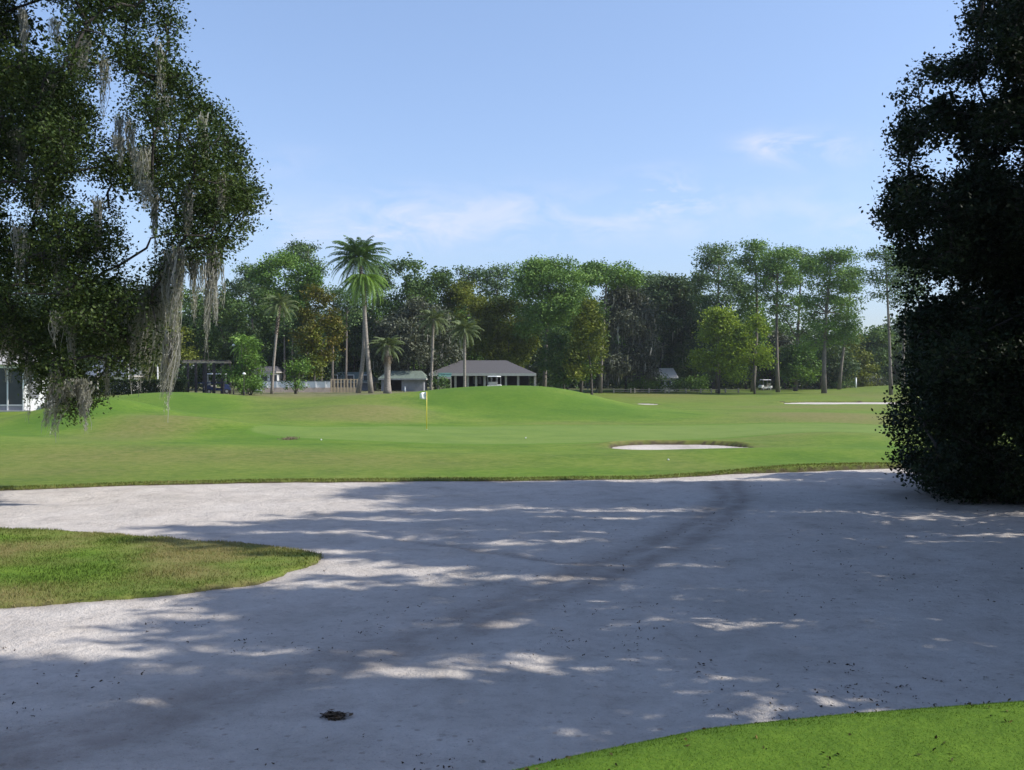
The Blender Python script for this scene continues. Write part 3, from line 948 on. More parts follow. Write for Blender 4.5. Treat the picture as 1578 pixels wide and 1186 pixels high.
# big mossy live oak on the left
LP = [(-420, -260), (-60, -330), (150, -260), (270, -120), (262, 0), (264, 70), (266, 100), (296, 112), (304, 150), (345, 160), (352, 205), (380, 222),
      (372, 262), (398, 300), (396, 340), (376, 362), (352, 384), (316, 408), (286, 402), (262, 420), (246, 520), (250, 560), (215, 560), (190, 585), (150, 560),
      (142, 622), (112, 645), (84, 625), (56, 600), (24, 560), (-10, 540), (-160, 545), (-420, 430)]
LH = [(222, 405, 22, 18), (170, 145, 26, 20), (76, 42, 16, 34), (205, 372, 10, 10), (165, 190, 14, 10), (20, 330, 9, 8), (232, 350, 8, 14), (128, 290, 6, 5)]
ML = []
_r = random.Random(8)
for _ in range(9):
    _px, _py = _r.uniform(0, 370), _r.uniform(20, 500)
    if sd_poly(np.array([_px]), np.array([_py]), LP)[0] > -12: continue
    ML.append((_px, _py, _py + _r.uniform(45, 120), _r.uniform(12, 30), _r.uniform(21.3, 22.6), _r.randint(16, 34), _r.uniform(-.06, .03), None))
for px, a, b, w_, d, n_, le in [
    (276, 392, 560, 26, 22.4, 110, -.03), (262, 395, 520, 22, 22.5, 70, .0), (268, 520, 645, 30, 22.4, 110, -.10), (300, 395, 500, 22, 23.4, 60, .0),
    (322, 388, 560, 18, 22.8, 60, -.02), (332, 392, 500, 14, 22.8, 40, .0), (343, 380, 476, 3, 23.2, 8, .0), (246, 410, 600, 22, 23.0, 65, .0),
    (228, 450, 604, 30, 23.2, 100, -.10), (108, 430, 570, 16, 22.5, 60, .05), (112, 470, 560, 26, 22.7, 50, .0), (96, 590, 680, 34, 22.3, 60, -.15),
    (84, 560, 672, 18, 22.3, 50, -.12), (132, 590, 672, 20, 22.3, 60, .0), (124, 585, 625, 24, 22.2, 50, .0), (45, 540, 650, 14, 22.8, 20, .0),
    (12, 505, 600, 30, 23.2, 40, .0), (185, 450, 590, 30, 23.6, 55, -.08), (163, 540, 620, 12, 23.0, 20, .0), (205, 500, 600, 14, 23.4, 30, -.05),
    (126, 62, 140, 34, 22.6, 90, -.05), (160, 90, 190, 26, 23, 35, .0), (185, 180, 260, 18, 23, 30, .0), (38, 20, 110, 14, 22.8, 50, .0),
    (75, 130, 220, 22, 23, 28, .0), (255, 150, 220, 34, 22.8, 26, .0), (205, 190, 280, 14, 22.8, 28, .0), (30, 200, 290, 24, 22.6, 60, .0),
    (60, 260, 330, 26, 22.6, 40, .0), (225, 230, 310, 18, 22.8, 26, .0), (150, 310, 400, 24, 22.3, 40, .0), (240, 300, 400, 18, 22.6, 34, .0),
    (90, 380, 470, 22, 22.3, 40, .0), (310, 180, 260, 18, 22.2, 30, .0), (345, 270, 350, 14, 22.4, 26, .0), (290, 290, 370, 22, 22.1, 36, .0)]:
    ML.append((px, a, b, w_, d, n_, le, None))
NT_L = near_tree('live_oak', 'huge live oak draped with grey hanging moss, filling the left side of the picture', 'tree', (-14.2, 25.0), LP, 820, (18, 50), (21.3, 27), LH,
          'oak_leaf', (-12.6, 24.6, 5.5), .42, 34, .08, 'barkdark', 9, ML, extra=[(150, 500, 26, 24), (240, 470, 20, 24)])

rng = np.random.default_rng(26)
# big dark oak on the right, foliage down to the sand
RP = [(1518, -90), (1512, 0), (1502, 50), (1500, 92), (1440, 92), (1402, 106), (1388, 140), (1396, 168), (1374, 205), (1388, 232), (1412, 244), (1384, 272),
      (1370, 300), (1354, 330), (1374, 372), (1392, 400), (1402, 470), (1408, 560), (1400, 618), (1380, 645), (1376, 688), (1398, 712), (1410, 745), (1440, 765),
      (1530, 775), (1680, 790), (1900, 780), (2030, 560), (2010, 250), (1900, -20), (1700, -120)]
RH = [(1424, 140, 12, 12), (1440, 248, 20, 7), (1420, 375, 8, 7), (1490, 140, 7, 5), (1470, 240, 8, 6), (1528, 130, 5, 5), (1560, 250, 5, 6)]
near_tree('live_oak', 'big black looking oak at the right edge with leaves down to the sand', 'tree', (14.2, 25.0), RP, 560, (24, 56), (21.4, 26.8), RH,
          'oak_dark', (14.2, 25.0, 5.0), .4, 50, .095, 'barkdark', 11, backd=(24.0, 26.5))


rng = np.random.default_rng(27)
# oaks standing outside the right edge: they throw the dappled shade across the sand; later ones are added to block skylight
def shade_oak(label, x, y, h, rx, ry, zlo, n, dens=1.0):
    zb = gz(x, y) - .1
    root = empty('live_oak', (x, y, zb), label, 'tree', 'oaks shading the sand from the right')
    bl = []
    for i in range(int(n * 2.3)):
        t = rng.uniform(0, 1); z = zlo + (h - zlo) * t
        pr = (1 - abs(2 * t - 1) ** 3) ** .5
        a = rng.uniform(0, 2 * math.pi); q = rng.uniform(.2, 1) ** .6
        r = rng.uniform(.4, .95)
        bl.append((np.array([q * math.cos(a) * (rx - r * .6) * pr, q * math.sin(a) * (ry - r * .5) * pr, z]), r * 2.3, r * .40, r * .42, .5))
    lp, lt, cen = crown(bl, 14.5 * dens, .12, 11, .15)
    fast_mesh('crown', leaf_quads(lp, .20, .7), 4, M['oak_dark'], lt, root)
    mb = MB()
    limbs(mb, None, [np.array([0, 0, 0.]), np.array([.1, 0, 1.5]), np.array([0, .1, 3.2]), np.array([0, 0, h * .5])], [.5, .38, .33, .2], [b[0] for b in bl], .04)
    mb.build('trunk', M['barkdark'], root, True)


shade_oak('oak outside the right edge nearest to the tee', 10.6, 7.1, 13.8, 4.8, 2.45, 2.2, 92)
shade_oak('oak outside the right edge, second from the tee', 13.0, 11.15, 12.8, 4.4, 3.35, 2.4, 95)
shade_oak('tall oak outside the right edge next to the black oak', 15.2, 17.1, 16.4, 5.2, 4.0, 2.4, 145)
shade_oak('oak outside the right edge behind the black oak', 20.5, 28.0, 9.5, 4.0, 2.6, 2.4, 60)
shade_oak('oak added behind the camera on its left to block skylight', -5.5, -8.0, 13.0, 6.0, 5.0, 2.6, 110)  # unseen oaks behind the camera, added to darken the shaded sand
shade_oak('oak added behind the camera on its right to block skylight', 5.5, -7.5, 13.5, 5.5, 5.0, 2.6, 110)
shade_oak('oak added behind the camera, farthest back, to block skylight', 0.5, -15.0, 16.0, 6.5, 5.0, 2.8, 90)
shade_oak('oak added outside the right edge, in the second row, to block skylight', 22.5, 13.0, 15.0, 5.0, 5.0, 2.4, 90)  # unseen extra oak, added to close off more sky


rng = np.random.default_rng(28)
# ------------------------------------------------------------------ palms
def frond(L, az, el, droop, nl, wl, curl=.0, width=.055):
    # pinnate frond as quads
    q = []
    d0 = np.array([math.cos(az), math.sin(az), 0.]); up = np.array([0, 0, 1.])
    side = np.array([-math.sin(az), math.cos(az), 0.])
    P = []; p = np.zeros(3); e = el
    st = 14
    for i in range(st + 1):
        P.append(p.copy())
        e_ = e - droop * (i / st) ** 1.3
        p = p + (d0 * math.cos(e_) + up * math.sin(e_)) * L / st
    P = np.array(P)
    for i in range(st):
        a, b = P[i], P[i + 1]; w = .035 * (1 - i / st) + .01
        q += [a - side * w, a + side * w, b + side * w * .9, b - side * w * .9]
    for k in range(nl):
        t = .12 + .88 * (k + .5) / nl
        f = t * st; i = min(int(f), st - 1); c = P[i] + (P[i + 1] - P[i]) * (f - i)
        tg = P[i + 1] - P[i]; tg /= np.linalg.norm(tg)
        ll = wl * (math.sin(min(1, t * 1.1 + .12) * math.pi * .86) + .15) * rng.uniform(.85, 1.1)
        for s_ in (-1, 1):
            dv = side * s_ * .8 + tg * .55 + up * rng.uniform(-.55, .0)
            dv /= np.linalg.norm(dv)
            tip = c + dv * ll + up * (-.22 * ll)
            m = c + dv * ll * .5
            wv = tg * width * .5
            q += [c - wv, c + wv, m + wv * 1.3 + (tip - m) * .2, tip]
    return np.array(q)


def palm(label, px, base_py, crown_px, crown_py, d, L, nf, mat='palm', tr=.22, name='palm_tree', cat='palm', el_lo=-.9, el_hi=1.35, skirt=0, wl=.55, boots=0.0, mid=None, group='palms on the far side of the course', nl=24, droop=1.3):
    sc = d / F
    x0 = (px - CX) * sc; zb = gz(x0, d) - .05
    root = empty(name, (x0, d, zb), label, cat, group)
    org = np.array([x0, d, zb])
    top = W(crown_px, crown_py, d) - org
    q = []; tn = []
    for i in range(nf):
        t = i / max(1, nf - 1)
        el = el_hi + (el_lo - el_hi) * t ** 1.0
        f = frond(L * rng.uniform(.88, 1.08) * (.75 + .25 * min(1, t * 3)), i * 2.399 + rng.normal(0, .1), el + rng.normal(0, .06), droop * rng.uniform(.8, 1.2) * (1 - .25 * t), nl, wl)
        q.append(f + top); tn.append(np.full(len(f) // 4, .5 + rng.normal(0, .12)) + rng.normal(0, .08, len(f) // 4))
    fast_mesh('crown', np.concatenate(q), 4, M[mat], np.concatenate(tn), root)
    if skirt:
        q = []
        for i in range(skirt):
            q.append(frond(L * rng.uniform(.55, .85), i * 2.399, -1.12 + rng.normal(0, .15), .4, 14, wl * .8) + top - [0, 0, .2 + .5 * rng.random()])
        q = np.concatenate(q)
        fast_mesh('dead_fronds', q, 4, M['deadfrond'], rng.normal(.5, .2, len(q) // 4), root)
    mb = MB()
    m = (W(mid[0], mid[1], d) - org) if mid else top * .5
    pts = []; rad = []
    for i in range(11):
        t = i / 10
        p = (1 - t) ** 2 * np.zeros(3) + 2 * t * (1 - t) * (2 * m - top * .5) + t * t * top
        pts.append(p); rad.append(tr * (1.45 - .45 * min(1, t * 4)) * (1 + .05 * math.sin(i * 3)))
    mb.tube(pts, rad, 10)
    mb.build('trunk', M['palmbark'], root, True)
    if boots:
        mb = MB(); k = [p for p in pts[-4:]]
        n2 = 60
        for i in range(n2):
            t = i / n2; p = top - (top - pts[7]) * (1 - t) * boots
            a = i * 2.399
            dv = np.array([math.cos(a), math.sin(a), .8]); dv /= np.linalg.norm(dv)
            mb.tube([p + dv * tr * .3, p + dv * tr * 1.75], [.11, .06], 4)
        mb.build('boots', M['palmboot'], root)
    return root


palm('tall date palm with dark arching crown, left stem of the pair', 552, 606, 553, 398, 101, 3.5, 74, 'palm', .185, el_lo=-.7, el_hi=1.45, boots=1.0, mid=(562, 500), wl=.5, nl=34)
palm('tall date palm with bright drooping lower crown, right stem of the pair', 572, 606, 560, 424, 100, 3.3, 60, 'palmb', .19, el_lo=-1.0, el_hi=.25, boots=1.2, mid=(563, 500), wl=.5, nl=32)
palm('slender leaning palm at the left with a small feathery crown', 419, 608, 431, 470, 96, 2.0, 26, 'palmg', .12, el_lo=-.5, boots=1.0, mid=(423, 545), wl=.42)
palm('short palm with a brown skirt of dead fronds, right of the twin palms', 597, 603, 597, 532, 101, 1.9, 30, 'palmg', .30, skirt=26, wl=.42, el_lo=-.6)
palm('grey green palm in front of the pavilion left end', 716, 600, 716, 508, 116, 2.3, 34, 'palmg', .16, wl=.5, el_lo=-1.0)
palm('palm with pale crown standing left of the pavilion', 664, 602, 668, 492, 118, 2.3, 34, 'palmg', .15, wl=.5, el_lo=-.8)
palm('small palm left of the slender leaning palm', 382, 606, 378, 530, 94, 1.7, 22, 'palmb', .12, wl=.4)

rng = np.random.default_rng(29)
# ---- shrubs
def shrub(label, px, top, w, base_py, d, mat, name='bush', cat='bush', group=None, dens=1.0, stems=7, leaf=None):
    sc = d / F; x0 = (px - CX) * sc; zb = gz(x0, d) - .03
    root = empty(name, (x0, d, zb), label, cat, group)
    H = EYE + (HY - top) * sc - zb; Wd = w * sc / 2
    bl = []
    for i in range(16):
        a = rng.uniform(0, 2 * math.pi); t = rng.uniform(.22, .85); rr = Wd * math.sqrt(max(.05, 1 - (2 * t - .95) ** 2)) * rng.uniform(.3, .75)
        r = .34 * min(Wd, H * .7)
        bl.append((np.array([rr * math.cos(a), rr * math.sin(a) * .8, H * t]), r, r, r * .8, rng.uniform(.3, .75)))
    leaf = leaf or .0021 * d
    lp, lt, _ = crown(bl, 6 * dens / leaf ** 2 / 8, leaf * 1.1, 8, .3)
    k = lp[:, 2] > .02
    fast_mesh('crown', leaf_quads(lp[k], leaf, .5), 4, M[mat], lt[k], root)
    mb = MB()
    for i in range(stems):
        b = bl[i][0]; mb.tube([np.array([rng.normal(0, .08), rng.normal(0, .08), 0]), b * [.4, .4, .5], b], [.05, .035, .015], 5)
    mb.build('stem', M['bark'], root, True)
    return root


shrub('tall leafy green shrub clump beside the globe lamps', 374, 508, 78, 608, 92, 'green', leaf=.24, stems=9)
shrub('light green bush at the foot of the tall shrub clump', 385, 574, 46, 608, 90, 'light')
shrub('rounded bright green bush in front of the white wall', 457, 550, 54, 606, 97, 'light', leaf=.24, stems=9)
shrub('green shrub under the awning booth', 680, 572, 26, 603, 113, 'mid')
for i, (px, top, w, m_, lab) in enumerate([(985, 579, 40, 'light', 'leftmost low yellowish shrub behind the rail fence'), (1012, 578, 42, 'green', 'low green shrub below the white house gable'),
                                          (1042, 580, 42, 'green', 'dark green shrub right of the white house gable'), (1075, 577, 44, 'light', 'low green shrub near the bright yellow green tree'),
                                          (1350, 580, 34, 'grey', 'grey brush pile right of the white post'), (1300, 586, 60, 'mid', 'low scrub left of the white post')]):
    shrub(lab, px, top, w, 600, 167 if i < 4 else 186, m_, group='low shrubs along the far lawn')
shrub('small clipped bush at the corner of the screened house', 71, 622, 10, 632, 66.5, 'hedge', stems=3)

# hedge
x0, x1 = (140 - CX) / F * 92, (288 - CX) / F * 92
zh = gz((x0 + x1) / 2, 92)
root = empty('hedge', ((x0 + x1) / 2, 92, zh), 'long clipped dark hedge behind the left mound', 'hedge')
n = 16000
p = np.stack([rng.uniform(x0, x1, n) - (x0 + x1) / 2, rng.uniform(-.55, .55, n), rng.uniform(0, 1.25, n)], 1)
f = rng.integers(0, 3, n)
p[f == 0, 1] = -.55 + rng.normal(0, .04, (f == 0).sum()); p[f == 1, 2] = 1.25 + rng.normal(0, .04, (f == 1).sum())
fast_mesh('foliage', leaf_quads(p, .17, .55), 4, M['hedge'], rng.normal(.4, .2, n), root)
mb = MB()
for i in range(14):
    xx = (i / 13 - .5) * (x1 - x0) * .96
    mb.tube([(xx, 0, 0), (xx + .1, 0, .5), (xx, .05, 1.0)], [.05, .04, .02], 5)
mb.build('stem', M['bark'], root)


# ------------------------------------------------------------------ buildings
def hip_roof(w, dp, z, h, ridge, over=.0, thick=.14):
    a, b = w / 2 + over, dp / 2 + over; r = ridge / 2
    m = MB()
    m.add([(-a, -b, z), (a, -b, z), (a, b, z), (-a, b, z), (-r, 0, z + h), (r, 0, z + h)], [(0, 1, 5, 4), (1, 2, 5), (2, 3, 4, 5), (3, 0, 4), (0, 3, 2, 1)])
    return m


def at(px, py_unused, d, zoff=0.0):
    x = (px - CX) / F * d
    return (x, d, gz(x, d) + zoff)


# pavilion
D = 122.0; sc = D / F
x, y, z = at(745, 0, D + 4)
base = EYE + (HY - 605) * sc
root = empty('pavilion', (x, D + 4.5, base), 'open sided pavilion with a grey hipped shingle roof behind the central mound', 'pavilion')
ez = EYE + (HY - 576) * sc - base
rh = EYE + (HY - 555) * (D + 4.5) / F - base - ez
w = 164 * sc; dp = 9.0
rf = hip_roof(w, dp, ez + .1, rh - .1, w * .44).build('roof', M['roofgrey'], root)
m = MB()
for s_ in (-1, 1):
    m.box(-w / 2, w / 2, s_ * dp / 2 - .06, s_ * dp / 2 + .06, ez - .22, ez + .095)
    m.box(s_ * w / 2 - .06, s_ * w / 2 + .06, -dp / 2 + .065, dp / 2 - .065, ez - .22, ez + .095)
m.build('fascia', M['fascia'], root)
for px in (686, 703, 722, 735, 748, 781, 800, 826):
    xx = (px - 745) * sc
    MB().box(xx - .13, xx + .13, -dp / 2 + .3, -dp / 2 + .55, -.3, ez - .22).build('post', M['post'], root, bevel=.015)
for xx in (-w * .42, -w * .14, w * .14, w * .42):
    MB().box(xx - .13, xx + .13, dp / 2 - .55, dp / 2 - .3, -.3, ez - .22).build('post', M['post'], root, bevel=.015)
MB().box(-w * .40, w * .44, dp / 2 - 1.6, dp / 2 - 1.4, -.3, ez - .15).build('back_wall', M['darkint'], root)
m = MB(); m.box(-w / 2, w / 2, -dp / 2, dp / 2, -.5, -.02); m.build('floor', M['post'], root)
MB().box(-w * .5 + .1, w * .5 - .1, -dp / 2 + .1, dp / 2 - .1, ez - .05, ez + .06).build('ceiling', M['darkwood'], root)
m = MB()
for k in range(5): m.box(-1.4 + k * .7, -1.1 + k * .7, dp / 2 - 1.62, dp / 2 - 1.60, 1.0, 1.9)
m.build('window', M['wallgrey'], root)

# lower wing roof left of the pavilion
D2 = 124.0; s2 = D2 / F
x, y, z = at(692, 0, D2)
root = empty('awning_booth', (x, D2 - 8, z), 'small booth with a green awning on thin posts at the left end of the pavilion', 'booth')
hz = EYE + (HY - 581) * (D2 - 8) / F - z
m = MB(); m.add([(-.75, -.7, hz), (.75, -.7, hz), (.75, .7, hz + .45), (-.75, .7, hz + .45), (-.75, -.7, hz + .05), (.75, -.7, hz + .05), (.75, .7, hz + .5), (-.75, .7, hz + .5)],
           [(0, 3, 2, 1), (4, 5, 6, 7), (0, 1, 5, 4), (1, 2, 6, 5), (2, 3, 7, 6), (3, 0, 4, 7)])
m.build('awning', M['greenawn'], root)
MB().box(-.75, .75, -.73, -.705, hz - .2, hz + .04).build('valance', M['fascia'], root)
for a, b in ((-.68, -.6), (.68, -.6), (-.68, .6), (.68, .6)):
    MB().box(a - .05, a + .05, b - .05, b + .05, -.2, hz).build('post', M['post'], root)


# green roofed sheds
def shed(label, px0, px1, eave, ridge, d, mat, wall, open_px=None, name='shed', dp=6.0, overhang=.35):
    s_ = d / F; x = ((px0 + px1) / 2 - CX) * s_; z = gz(x, d)
    root = empty(name, (x, d + dp / 2, z), label, 'building')
    w = (px1 - px0) * s_; ez = EYE + (HY - eave) * s_ - z; h = EYE + (HY - ridge) * (d + dp / 2) / F - z - ez
    hip_roof(w, dp, ez, h, w * .72).build('roof', M[mat], root)
    m = MB()
    m.box(-w / 2 + .02, w / 2 - .02, -dp / 2 + .02, -dp / 2 + .12, ez - .16, ez - .005)
    m.box(w / 2 - .12, w / 2 - .02, -dp / 2 + .125, dp / 2 - .02, ez - .16, ez - .005)
    m.build('fascia', M['fascia'], root)
    iw = w / 2 - overhang
    m = MB()
    if open_px is None:
        m.box(-iw, iw, -dp / 2 + .5, -dp / 2 + .62, -.2, ez - .01)
    else:
        a, b = [(p - (px0 + px1) / 2) * s_ for p in open_px]
        m.box(-iw, a, -dp / 2 + .5, -dp / 2 + .62, -.2, ez - .01); m.box(b, iw, -dp / 2 + .5, -dp / 2 + .62, -.2, ez - .01)
    m.box(-iw, iw, dp / 2 - .6, dp / 2 - .48, -.2, ez - .01)
    m.box(iw - .12, iw, -dp / 2 + .625, dp / 2 - .605, -.2, ez - .01)
    m.box(-iw, -iw + .12, -dp / 2 + .625, dp / 2 - .605, -.2, ez - .01)
    m.build('wall', M[wall], root)
    if open_px is None:
        for f_ in (-.5, 0, .5):
            fr = MB().box(f_ * w * .7 - .45, f_ * w * .7 + .45, -dp / 2 + .46, -dp / 2 + .495, 1.0, 1.9).build('window', M['white'], root)
            MB().box(f_ * w * .7 - .38, f_ * w * .7 + .38, -dp / 2 + .44, -dp / 2 + .457, 1.07, 1.83).build('pane', M['screen'], fr)
    return root


shed('low shed with a grey green roof behind the slat fence', 503, 575, 588, 573, 124, 'roofgreen', 'wallgrey')
shed('carport with a green roof and a dark open front right of the short palm', 582, 657, 583, 571, 120, 'roofgreen', 'wallgrey', (596, 618), 'carport')
MBx = MB()
shed('house with a blue grey roof behind the dark hedge', 128, 205, 578, 546, 112, 'roofblue', 'white', None, 'house', 8)
shed('white house glimpsed left of the round bush', 385, 426, 572, 564, 118, 'roofgrey', 'white', None, 'house', 5)
shed('pale house with bright gable glimpsed under the mossy grey oak', 1016, 1046, 582, 567, 172, 'cream', 'cream', None, 'house', 6)
shed('grey house glimpsed behind the lone pine trunk', 1352, 1420, 580, 562, 222, 'roofblue', 'wallgrey', None, 'house', 8)

# low wall
d = 108.0; s_ = d / F
xa, xb = (404 - CX) * s_, (509 - CX) * s_
z = gz((xa + xb) / 2, d)
root = empty('garden_wall', ((xa + xb) / 2, d, z), 'long low white wall with a pinkish base behind the round bush', 'wall')
hw_ = (xb - xa) / 2
t1 = EYE + (HY - 597) * s_ - z; t2 = EYE + (HY - 587.5) * s_ - z
MB().box(-hw_, hw_, -.1, .1, -.3, t1).build('wall_base', M['pinkwall'], root)
MB().box(-hw_, hw_, -.07, .07, t1 + .001, t2).build('wall_panel', M['white'], root)
MB().box(-hw_, hw_, -.11, .11, t2 + .001, t2 + .07).build('coping', M['roofblue'], root)
for k in range(7):
    xx = -hw_ + (k + .5) * 2 * hw_ / 7
    MB().box(xx - .06, xx + .06, -.125, -.075, t1 + .01, t2).build('pilaster', M['white'], root)
# slat fence
xa, xb = (509.5 - CX) * s_, (552 - CX) * s_
root = empty('slat_fence', ((xa + xb) / 2, d, gz((xa + xb) / 2, d)), 'tan wooden fence of upright slats left of the twin palms', 'fence')
hw_ = (xb - xa) / 2
MB().box(-hw_, hw_, -.05, .05, -.1, .52).build('base_board', M['tanwood'], root)
MB().box(-hw_, hw_, -.04, .04, 1.30, 1.38).build('rail', M['tanwood'], root)
for k in range(9):
    xx = -hw_ + .08 + k * (2 * hw_ - .16) / 8
    MB().box(xx - .075, xx + .075, -.07, -.052 + .004, .0, 1.42).build('slat', M['tanwood'], root)

# screened house at the left
d = 66.0; s_ = d / F
xr = (36 - CX) * s_; zb = EYE + (HY - 632) * s_
root = empty('screened_house', (xr, d, zb), 'white house with a dark insect screened porch at the far left', 'house')
ez = EYE + (HY - 567) * s_ - zb
for k, xx in enumerate((0, -1.0 + .0, -3.9, -6.8)):
    MB().box(xx - .04, xx + .04, -.04, .04, 0, ez - .001).build('porch_post', M['white'], root)
MB().box(-9.5, .04, -.05, .05, ez, ez + .22).build('fascia', M['white'], root)
MB().box(-9.5, 0, -.03, .03, .30, .36).build('rail', M['white'], root)
MB().box(-9.5, -.041, .01, .025, 0, .299).build('kick_plate', M['wallgrey'], root)
MB().box(-9.5, -.041, .012, .022, .361, ez - .002).build('screen', M['screen'], root)
MB().box(-9.6, .6, -.3, 4, -.5, -.001).build('slab', M['fascia'], root)
# sunlit side wall, runs back and right
m = MB(); m.add([(.06, .05, 0), (1.5, 1.2, 0), (1.5, 1.2, ez), (.06, .05, ez), (.0, .2, 0), (1.4, 1.35, 0), (1.4, 1.35, ez), (.0, .2, ez)],
           [(0, 1, 2, 3), (5, 4, 7, 6), (1, 5, 6, 2), (4, 0, 3, 7), (3, 2, 6, 7), (0, 4, 5, 1)])
wl_ = m.build('wall', M['white'], root)
m = MB(); m.add([(.28, .2, .75), (.72, .55, .75), (.72, .55, 2.0), (.28, .2, 2.0), (.27, .23, .75), (.71, .58, .75), (.71, .58, 2.0), (.27, .23, 2.0)],
           [(0, 1, 2, 3), (1, 5, 6, 2), (4, 0, 3, 7), (3, 2, 6, 7), (0, 4, 5, 1)])
m.build('window', M['wallgrey'], root)
MB().box(-9.5, 1.4, 3.2, 3.35, 0, ez + .1).build('back_wall', M['darkint'], root)
m = MB(); m.add([(-9.7, -.35, ez + .225), (1.7, -.35, ez + .225), (1.7, 4, ez + .225), (-9.7, 4, ez + .225), (-9.7, 2, ez + 1.4), (.2, 2, ez + 1.4)],
           [(0, 1, 5, 4), (1, 2, 5), (2, 3, 4, 5), (3, 0, 4), (0, 3, 2, 1)])
m.build('roof', M['fascia'], root)

# pergola
d = 95.0; s_ = d / F; x = (318 - CX) * s_; z = gz(x, d)
root = empty('pergola', (x, d, z), 'dark timber pergola with pale roof beams left of the tall shrub clump', 'pergola')
h = EYE + (HY - 559) * s_ - z
for px in (296, 308, 323, 336, 349):
    for yy in (-1.2, 1.2):
        xx = (px - 318) * s_
        MB().box(xx - .09, xx + .09, yy - .09, yy + .09, -.1, h - .02).build('post', M['darkwood'], root)
for yy in (-1.2, 1.2):
    MB().box(-1.8, 1.95, yy - .05, yy + .05, h - .015, h + .14).build('beam', M['paleplank'], root)
for k in range(9):
    MB().box(-1.7 + k * .43, -1.62 + k * .43, -1.6, 1.6, h + .145, h + .25).build('rafter', M['darkwood'], root)
MB().box(-.4, 1.8, -1.28, -1.24, .95, 1.05).build('rail', M['navy'], root)


# white posts & lamps
def pole(name, label, cat, px, base_d, top_py, r, mat, group=None, cap=True):
    x = (px - CX) / F * base_d; z = gz(x, base_d)
    h = EYE + (HY - top_py) / F * base_d - z
    m = MB(); m.tube([(0, 0, -.1), (0, 0, h)], [r, r * .85], 10)
    if cap: m.tube([(0, 0, h + .001), (0, 0, h + .05)], [r * 1.3, r * .9], 10)
    o = m.build(name, M[mat], None, True); o.location = (x, base_d, z)
    tag(o, label, cat, group)
    return o


pole('post', 'white post behind the hedge, left of two', 'post', 198, 98, 560, .07, 'white', 'white posts behind the hedge')
pole('post', 'white post behind the hedge, right of two', 'post', 243, 98, 563, .07, 'white', 'white posts behind the hedge')
pole('post', 'weathered grey post standing on the left mound', 'post', 150, 60, 568, .06, 'post')
pole('post', 'short white marker post at the right end of the far lawn', 'post', 1319, 182, 582, .16, 'white')
pole('post', 'slim pale post beside the dark shed wall left of the flag', 'post', 624, 116, 596, .10, 'white')
for px, py, lab in ((360, 532, 'globe lamp on a tall post above the shrub clump'), (376, 576, 'globe lamp on a shorter post in front of the shrub clump')):
    d = 94.0 if py < 550 else 89.0; x = (px - CX) / F * d; z = gz(x, d)
    root = empty('globe_lamp', (x, d, z), lab, 'lamp post', 'white globe lamps')
    h = EYE + (HY - py) / F * d - z
    m = MB(); m.tube([(0, 0, -.1), (0, 0, .3), (0, 0, .35), (0, 0, h - .12)], [.07, .06, .03, .025], 8); m.build('post', M['darkwood'], root, True)
    m = MB(); m.tube([(0, 0, h - .12 + .02 * i) for i in range(0, 14)], [max(.02, .15 * math.sin(math.pi * (i + .6) / 14.2)) for i in range(14)], 14); m.build('globe', M['white'], root, True)

# low rail fence under the oaks
d = 164.0; s_ = d / F
px0, px1 = 944, 1140
x0 = (px0 - CX) * s_; x1 = (px1 - CX) * s_
zf = gz((x0 + x1) / 2, d)
root = empty('rail_fence', ((x0 + x1) / 2, d, zf), 'low pale post and rail fence in front of the mossy oaks', 'fence')
for px in (946, 972, 978, 1000, 1025, 1031, 1057, 1080, 1096, 1118, 1138):
    xx = (px - (px0 + px1) / 2) * s_; zz = gz(xx + (x0 + x1) / 2, d) - zf
    MB().box(xx - .11, xx + .11, -.1, .1, zz - .2, zz + .72).build('post', M['paleplank'], root, bevel=.02)
for h in (.22, .5):
    m = MB()
    for k in range(10):
        xa = (x0 - x1) / 2 + k * (x1 - x0) / 10; xb = xa + (x1 - x0) / 10
        za = gz(xa + (x0 + x1) / 2, d) - zf; zb_ = gz(xb + (x0 + x1) / 2, d) - zf
        m.tube([(xa, .14, za + h), (xb, .14, zb_ + h)], .05, 6)
    m.build('rail', M['paleplank'], root)


